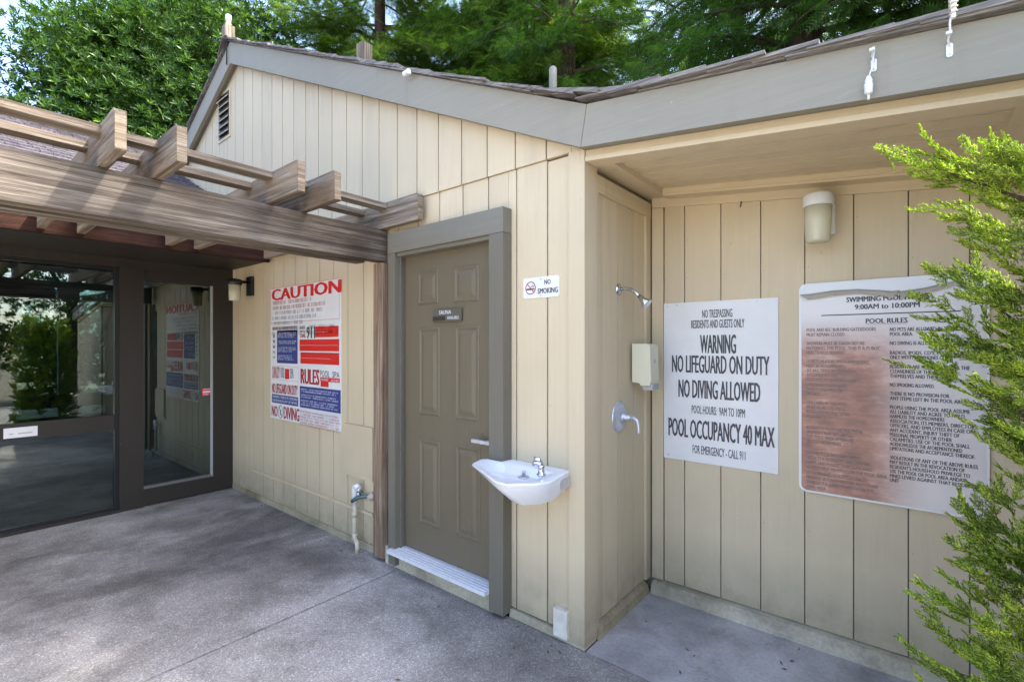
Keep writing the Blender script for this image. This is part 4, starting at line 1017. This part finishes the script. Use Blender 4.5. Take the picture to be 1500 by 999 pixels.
def leaf_cluster_template(n=9):
    V, F = [], []
    for i in range(n):
        az = i * 2.4; el = R(5 + 70 * (i / n)); L = random.uniform(.7, 1.1); wd = .15
        d = np.array([math.cos(az) * math.cos(el), math.sin(az) * math.cos(el), math.sin(el)])
        s = np.cross(d, [0, 0, 1]); s /= np.linalg.norm(s); nrm = np.cross(s, d)
        b = len(V); o = d * .12 * i / n
        V += [o, o + d * L * .5 + s * wd - nrm * -.05, o + d * L, o + d * L * .5 - s * wd + nrm * .05, o + d * L * .5 + nrm * -.02]
        F += [(b, b + 1, b + 4), (b + 1, b + 2, b + 4), (b + 2, b + 3, b + 4), (b + 3, b, b + 4)]
    return np.array(V, float), np.array(F)
def limb(bm, pts, r0, r1, n=6):
    k = len(pts); atube(bm, pts, [r0 + (r1 - r0) * i / (k - 1) for i in range(k)], n)

def conifer(name, x, y, H, rad, z0, z1, nb, per, label, leaf, size=.30, dens_top=.4, trunk_r=.24, lean=0, group='conifers rising behind the bathhouse roof'):
    t = thing(name, (x, y, 0), label, 'tree', group)
    bm = BM(); limb(bm, [(x + lean * h, y, h * H) for h in (0, .2, .4, .6, .8, 1)], trunk_r, trunk_r * .25, 12); obj('trunk', bm, M['bark'], t)
    bb = BM(); P, D, S = [], [], []
    for i in range(nb):
        hz_ = z0 + (z1 - z0) * (i + random.random()) / nb
        if hz_ > z0 + (z1 - z0) * .65 and random.random() > dens_top: continue
        az = random.uniform(0, 2 * math.pi)
        L = rad * (1 - .55 * hz_ / H) * random.uniform(.6, 1.15)
        rise = random.uniform(.0, .25); dr = random.uniform(.25, .55)
        pts = []
        for k in range(6):
            s = k / 5
            pts.append(Vector((x + lean * hz_ / H + math.cos(az + .15 * s) * L * s, y + math.sin(az + .15 * s) * L * s, hz_ + L * (rise * s - dr * s * s))))
        limb(bb, pts, .045 * (L / rad) + .01, .006, 5)
        for k in range(per):
            s = random.uniform(.12, 1.0); f = s * 5; a = min(4, int(f)); p = pts[a].lerp(pts[a + 1], f - a)
            side = random.choice((-1, 1)); ang = az + side * random.uniform(.35, 1.1) * (1 if s < .93 else .3)
            d = Vector((math.cos(ang), math.sin(ang), random.uniform(-.55, .12)))
            # secondary twig carrying several sprays
            tl = random.uniform(.15, .75) * (1.1 - s) * L * .42 + .12
            q = p + d.normalized() * tl * random.uniform(.2, 1)
            P.append(q + Vector((random.gauss(0, .05), random.gauss(0, .05), random.gauss(0, .06)))); dd = d + Vector((random.gauss(0, .3), random.gauss(0, .3), random.gauss(-.1, .25)))
            D.append(dd); S.append(size * random.uniform(.6, 1.25))
    stuff(obj('branches', bb, M['twig'], t))
    tv, tf = spray_template()
    P = np.array([tuple(p) for p in P]); D = np.array([tuple(d) for d in D]); S = np.array(S)
    V, F = scatter(tv, tf, P, frames(D, roll=rng.normal(0, .5, len(D))), S)
    stuff(mesh_np('crown', V, F, leaf, t)); return t

def broadleaf(name, centers, trunk, label, leaf, ncl, size, wood_, group=None, tmpl=None):
    tx, ty = trunk
    t = thing(name, (tx, ty, 0), label, 'tree' if size > .06 else 'shrub', group)
    bm = BM(); limb(bm, [(tx, ty, 0), (tx + .1, ty + .05, 1.5), (tx, ty, 3.2)], .2, .13, 10); obj('trunk', bm, wood_, t)
    bb = BM(); P, D, S = [], [], []
    vol = sum(r ** 2 for *_, r in centers)
    for (cx, cy, cz_, r_) in centers:
        limb(bb, [(tx, ty, min(3.0, cz_ - .5)), ((tx + cx) / 2, (ty + cy) / 2, cz_ - r_ * .4), (cx, cy, cz_)], .09, .03, 6)
        m_ = int(ncl * r_ ** 2 / vol)
        subs = []
        for k in range(14):
            v = Vector((random.gauss(0, 1), random.gauss(0, 1), random.gauss(0, 1))).normalized(); e = Vector((cx, cy, cz_)) + v * r_ * random.uniform(.55, 1.0)
            limb(bb, [(cx, cy, cz_), (Vector((cx, cy, cz_)) + e) / 2 + Vector((0, 0, .1)), e], .025, .006, 5); subs.append((e, v))
        for k in range(m_):
            e, v = random.choice(subs)
            q = e + Vector((random.gauss(0, .33), random.gauss(0, .33), random.gauss(0, .26))) * r_ * .8
            P.append(q); D.append(((q - Vector((cx, cy, cz_))).normalized() * .7 + Vector((0, 0, .6)) + Vector((random.gauss(0, .35), random.gauss(0, .35), random.gauss(0, .35))))); S.append(size * random.uniform(.7, 1.3))
    stuff(obj('branches', bb, wood_, t))
    tv, tf = tmpl or leaf_cluster_template()
    P = np.array([tuple(p) for p in P]); D = np.array([tuple(d) for d in D]); S = np.array(S)
    fr_ = frames(D); fr_ = np.stack([fr_[:, :, 1], fr_[:, :, 2], fr_[:, :, 0]], axis=2)
    V, F = scatter(tv, tf, P, fr_, S)
    stuff(mesh_np('crown', V, F, leaf, t)); return t

broadleaf('broadleaf_tree', [(-12, 1.9, 5.1, 1.6), (-11.8, 1.0, 4.4, 1.2), (-12.4, 2.6, 6.6, 1.5), (-11.5, 3.6, 6.2, 2.0), (-12.5, 3.9, 7.6, 2.0), (-12, 0.4, 4.2, 1.1), (-11, 4.8, 5.2, 1.6), (-10.6, 3.4, 4.6, 1.4), (-12.6, 4.8, 8.0, 1.7), (-12.2, -1.2, 4.0, 1.0)], (-12.4, 2.6),
          'bright glossy-leaved broadleaf tree rising behind the clubhouse roof', M['leaf_broad'], 30000, .108, M['twig'])
conifer('redwood_tree', -17.5, 4.6, 17, 4.0, 2.5, 13, 170, 90, 'far dark conifer glimpsed between the leaves of the broadleaf tree', M['leaf_red'], .40)
conifer('redwood_tree', -10.4, 7.4, 17, 3.6, 3.0, 13, 200, 150, 'dense yellowish conifer just left of the gable peak', M['leaf_red2'], .34)
conifer('redwood_tree', -9.2, 9.6, 19, 3.4, 3.2, 14, 200, 140, 'fine-needled redwood right behind the gable peak', M['leaf_red'], .34, trunk_r=.26)
conifer('redwood_tree', -6.6, 9.4, 20, 3.4, 3.0, 13, 220, 140, 'redwood with bare grey twigs above the middle of the long rake', M['leaf_red2'], .32, trunk_r=.26)
conifer('redwood_tree', -5.25, 8.1, 21, 2.6, 3.4, 13, 90, 85, 'redwood whose dark trunk shows behind the round vent pipe', M['leaf_red'], .30, trunk_r=.27)
conifer('redwood_tree', -3.0, 12.0, 18, 3.4, 3.0, 12, 70, 80, 'thin far redwood with sky gaps above the fascia valley', M['leaf_red'], .34, trunk_r=.2)
conifer('redwood_tree', -1.2, 8.6, 20, 3.4, 2.8, 13, 210, 150, 'drooping blue-green redwood above the middle of the eave fascia', M['leaf_red'], .30, trunk_r=.3)
conifer('redwood_tree', 2.1, 7.1, 20, 3.4, 2.6, 14, 230, 120, 'dark redwood behind the top right corner of the roof', M['leaf_red'], .32, trunk_r=.3, dens_top=1)  # mostly out of view; spot and thick top chosen to shade the patio
# shrubs and trees across the pool deck, seen in the window glass
broadleaf('garden_tree', [(8.5, 1.0, 2.2, 1.6), (9.0, 3.4, 2.4, 1.8), (8.5, 5.8, 2.6, 1.9), (9.5, 2.2, 4.4, 1.9), (9.5, 5.0, 4.6, 1.9), (9, -1.4, 2.4, 1.7)], (9.4, 3.0),
          'leafy garden tree beyond the deck, mirrored in the clubhouse glass', M['leaf_broad'], 7000, .15, M['twig'])

broadleaf('garden_shrub', [(-13.6, -.2, 1.0, .9), (-13.8, 1.2, 1.1, 1.0), (-13.6, 2.5, 1.0, 1.0), (-14.2, .4, 2.2, 1.0), (-14.2, 1.9, 2.2, 1.0), (-13.6, -1.6, 1.0, .9), (-13.9, 3.8, 1.3, 1.0)], (-13.9, 1.0),
          'low sunny shrubs seen through the clubhouse rear windows', M['leaf_broad'], 5000, .11, M['twig'])
# juniper in the foreground
def juniper_template():
    V, F = [], []
    def needle(p, d, L, r_):
        d = Vector(d).normalized(); a = d.orthogonal().normalized(); b = d.cross(a); k0 = len(V)
        for k in range(3): 
            an = 2 * math.pi * k / 3; V.append(tuple(p + (a * math.cos(an) + b * math.sin(an)) * r_ * .75))
        for k in range(3):
            an = 2 * math.pi * k / 3; V.append(tuple(p + d * L * .6 + (a * math.cos(an) + b * math.sin(an)) * r_ * .9))
        V.append(tuple(p + d * L))
        for k in range(3):
            n2 = (k + 1) % 3; F.extend([(k0 + k, k0 + n2, k0 + 3 + n2), (k0 + k, k0 + 3 + n2, k0 + 3 + k), (k0 + 3 + k, k0 + 3 + n2, k0 + 6)])
    L = 1.0; n = 15
    for i in range(n):
        t = i / n; p = Vector((t * L, .03 * math.sin(t * 6), -.06 * t * t + .02 * math.sin(t * 9)))
        needle(p, (1, .02, .02), L / n * 1.5, .015 * (1 - t * .4))
        if i > 0:
            for s in (-1, 1):
                if random.random() < .12: continue
                l2 = .36 * (1 - t * .72) * random.uniform(.55, 1.2)
                d2 = Vector((1.0, s * random.uniform(.5, .85), random.uniform(-.15, .35)))
                needle(p, d2, l2, .011)
                for j in range(3):
                    u = (j + .8) / 3.6; q = p + d2.normalized() * l2 * u
                    for s2 in (-1, 1): needle(q, d2.normalized() + Vector((.0, s2 * random.uniform(.5, .9), random.uniform(-.35, .45))), l2 * .36 * (1.2 - u * .5), .0115)
    return np.array(V), np.array(F)
jun = thing('juniper_shrub', (.62, 1.38, 0), 'feathery bright green juniper shrub at the right edge in front of the pool rules board', 'shrub')
bb = BM(); P, D, S = [], [], []
tips = [(1305, 232, 1.22), (1345, 250, 1.25), (1395, 225, 1.2), (1330, 300, 1.3), (1390, 345, 1.22), (1440, 215, 1.1), (1480, 225, 1.05), (1420, 285, 1.2), (1445, 330, 1.2),
        (1350, 402, 1.25), (1335, 455, 1.22), (1380, 430, 1.15), (1290, 512, 1.2), (1345, 490, 1.2), (1390, 520, 1.12), (1400, 575, 1.18), (1420, 620, 1.15), (1440, 660, 1.12), (1470, 560, 1.05),
        (1372, 735, 1.2), (1390, 755, 1.18), (1395, 790, 1.15), (1400, 700, 1.2), (1360, 862, 1.15), (1368, 905, 1.15), (1385, 830, 1.1), (1355, 975, 1.12), (1360, 1010, 1.1), (1400, 960, 1.05), (1430, 800, 1.1), (1440, 900, 1.0), (1470, 740, 1.05), (1450, 480, 1.1), (1460, 400, 1.12), (1475, 300, 1.1), (1480, 640, 1.0), (1490, 860, .95), (1420, 1020, 1.0)]
for i_, (a_, b_, c_) in enumerate(list(tips)):
    tips[i_] = (a_ + (10 if b_ < 260 or b_ > 850 else 38), b_, c_ * .86)
def jbranch(tip, n_s, size):
    base = Vector((.62 + random.uniform(-.12, .12), 1.38 + random.uniform(-.12, .10), max(.1, tip.z - random.uniform(.25, .5) - .15)))
    mid_ = base.lerp(tip, .55) + Vector((0, 0, .06)); pts = []
    for k in range(7):
        s = k / 6; pts.append(base * (1 - s) ** 2 + mid_ * 2 * s * (1 - s) + tip * s * s)
    limb(bb, pts[:-1], .010, .002, 5)
    for k in range(n_s):
        s = random.uniform(.28, .97) if k > 1 else .86
        f = s * 6; a = min(5, int(f)); p = pts[a].lerp(pts[a + 1], f - a); d = (pts[min(6, a + 1)] - pts[a]).normalized()
        dd = d * 1.0 + Vector((random.gauss(0, .42), random.gauss(0, .42), random.gauss(.12, .34)))
        if k < 2: dd = d + Vector((0, 0, random.gauss(0, .08)))
        P.append(p + Vector((random.gauss(0, .012),) * 3)); D.append(dd); S.append(size * random.uniform(.7, 1.2) * (1.0 if k > 1 else 1.15))
for px, py, tt in tips:
    tip = att(px, py, tt); jbranch(tip, 30, .082)
for k in range(420):
    az = random.uniform(0, 2 * math.pi); z = random.uniform(.1, 2.0); r_ = (.50 if z < 1.7 else .50 - (z - 1.7) * .5) * random.uniform(.6, 1.0)
    tip = Vector((.60 + r_ * math.cos(az), 1.36 + r_ * .85 * math.sin(az), z))
    d_ = tip - Vector((0, 0, CAM_H)); D_ = d_.x * FW[0] + d_.y * FW[1]; px = PCX + FPX * (d_.x * RT[0] + d_.y * RT[1]) / D_
    if D_ > 0 and px < 1490 + random.uniform(0, 70) + 50 * (1.1 < tip.z < 1.45): continue
    if tip.y > 1.93: tip.y = 1.93
    jbranch(tip, 22, .10)
bs_obj = stuff(obj('branches', bb, M['twig'], jun))
tv, tf = juniper_template()
P = np.array([tuple(p) for p in P]); D = np.array([tuple(d) for d in D]); S = np.array(S)
V, F = scatter(tv, tf, P, frames(D, roll=rng.uniform(-1.2, 1.2, len(D))), S)
stuff(mesh_np('foliage', V, F, M['leaf_jun'], jun))
print('juniper tris', len(F), 'sprays', len(P))

for o in bpy.data.objects:
    if o.get('category') == 'lamp': o['group'] = 'jar wall lamps of the bathhouse'
    if o.get('category') == 'hook' and 'cable' in o['label']: o['group'] = 'white cable hooks on the eave fascia'
    if o.get('category') == 'sticker': o['group'] = 'stickers on the clubhouse glass'
bm = BM()
for xg in ge:
    for zn in (.12, .55, 1.0, 1.45, 1.9, 2.12):
        if random.random() < .8: atube(bm, [(xg + .015, BY + .001, zn), (xg + .015, BY - .0006, zn)], .0028, 6)
stuff(obj('nail_head', bm, flat('painted_nail', (.30, .26, .18), .6), bwall))
bm = BM()
for xg in edges:
    for zn in (.12, .6, 1.2, 1.8, 2.35, 2.6, 3.2, 3.8):
        if (-2.98 < xg < -1.7 and zn < 2.3) or zn > rake(xg) - .05 or xg < -5.4: continue
        if random.random() < .8:
            x_ = xg + .015; z_ = zn + random.uniform(-.02, .02); y_ = WY - (.0126 if zn > SEAM else .0006)
            atube(bm, [(x_, y_ + .002, z_), (x_, y_, z_)], .0028, 6)
stuff(obj('nail_head', bm, flat('painted_nail_head', (.34, .29, .20), .6), gw))

# leaf litter along the wall foot
bm = BM()
for k in range(110):
    if k < 60: x_, y_ = random.uniform(-5.3, -1.3), 2.03 - abs(random.gauss(0, .10))
    elif k < 85: x_, y_ = random.uniform(-1.15, .3), random.uniform(2.15, 2.78)
    else: x_, y_ = random.uniform(-4.5, -1.0), random.uniform(.6, 2.0)
    if -2.8 < x_ < -1.7 and y_ > 1.93: continue
    a = random.uniform(0, 6.28); L_ = random.uniform(.005, .016); W_ = L_ * random.uniform(.25, .5); c_, s_ = math.cos(a), math.sin(a)
    v = [bm.verts.new((x_ + p * c_ - q * s_, y_ + p * s_ + q * c_, h)) for p, q, h in ((-L_, 0, .002), (0, -W_, .003), (L_, 0, .006), (0, W_, .0045))]; bm.faces.new(v)
ll_ = stuff(flatobj('leaf_litter', bm, flat('dry_leaf', (.13, .09, .05), .8, var=.5, scale=5), None))
tag(ll_, 'tiny dry leaf bits scattered along the foot of the walls', 'litter')
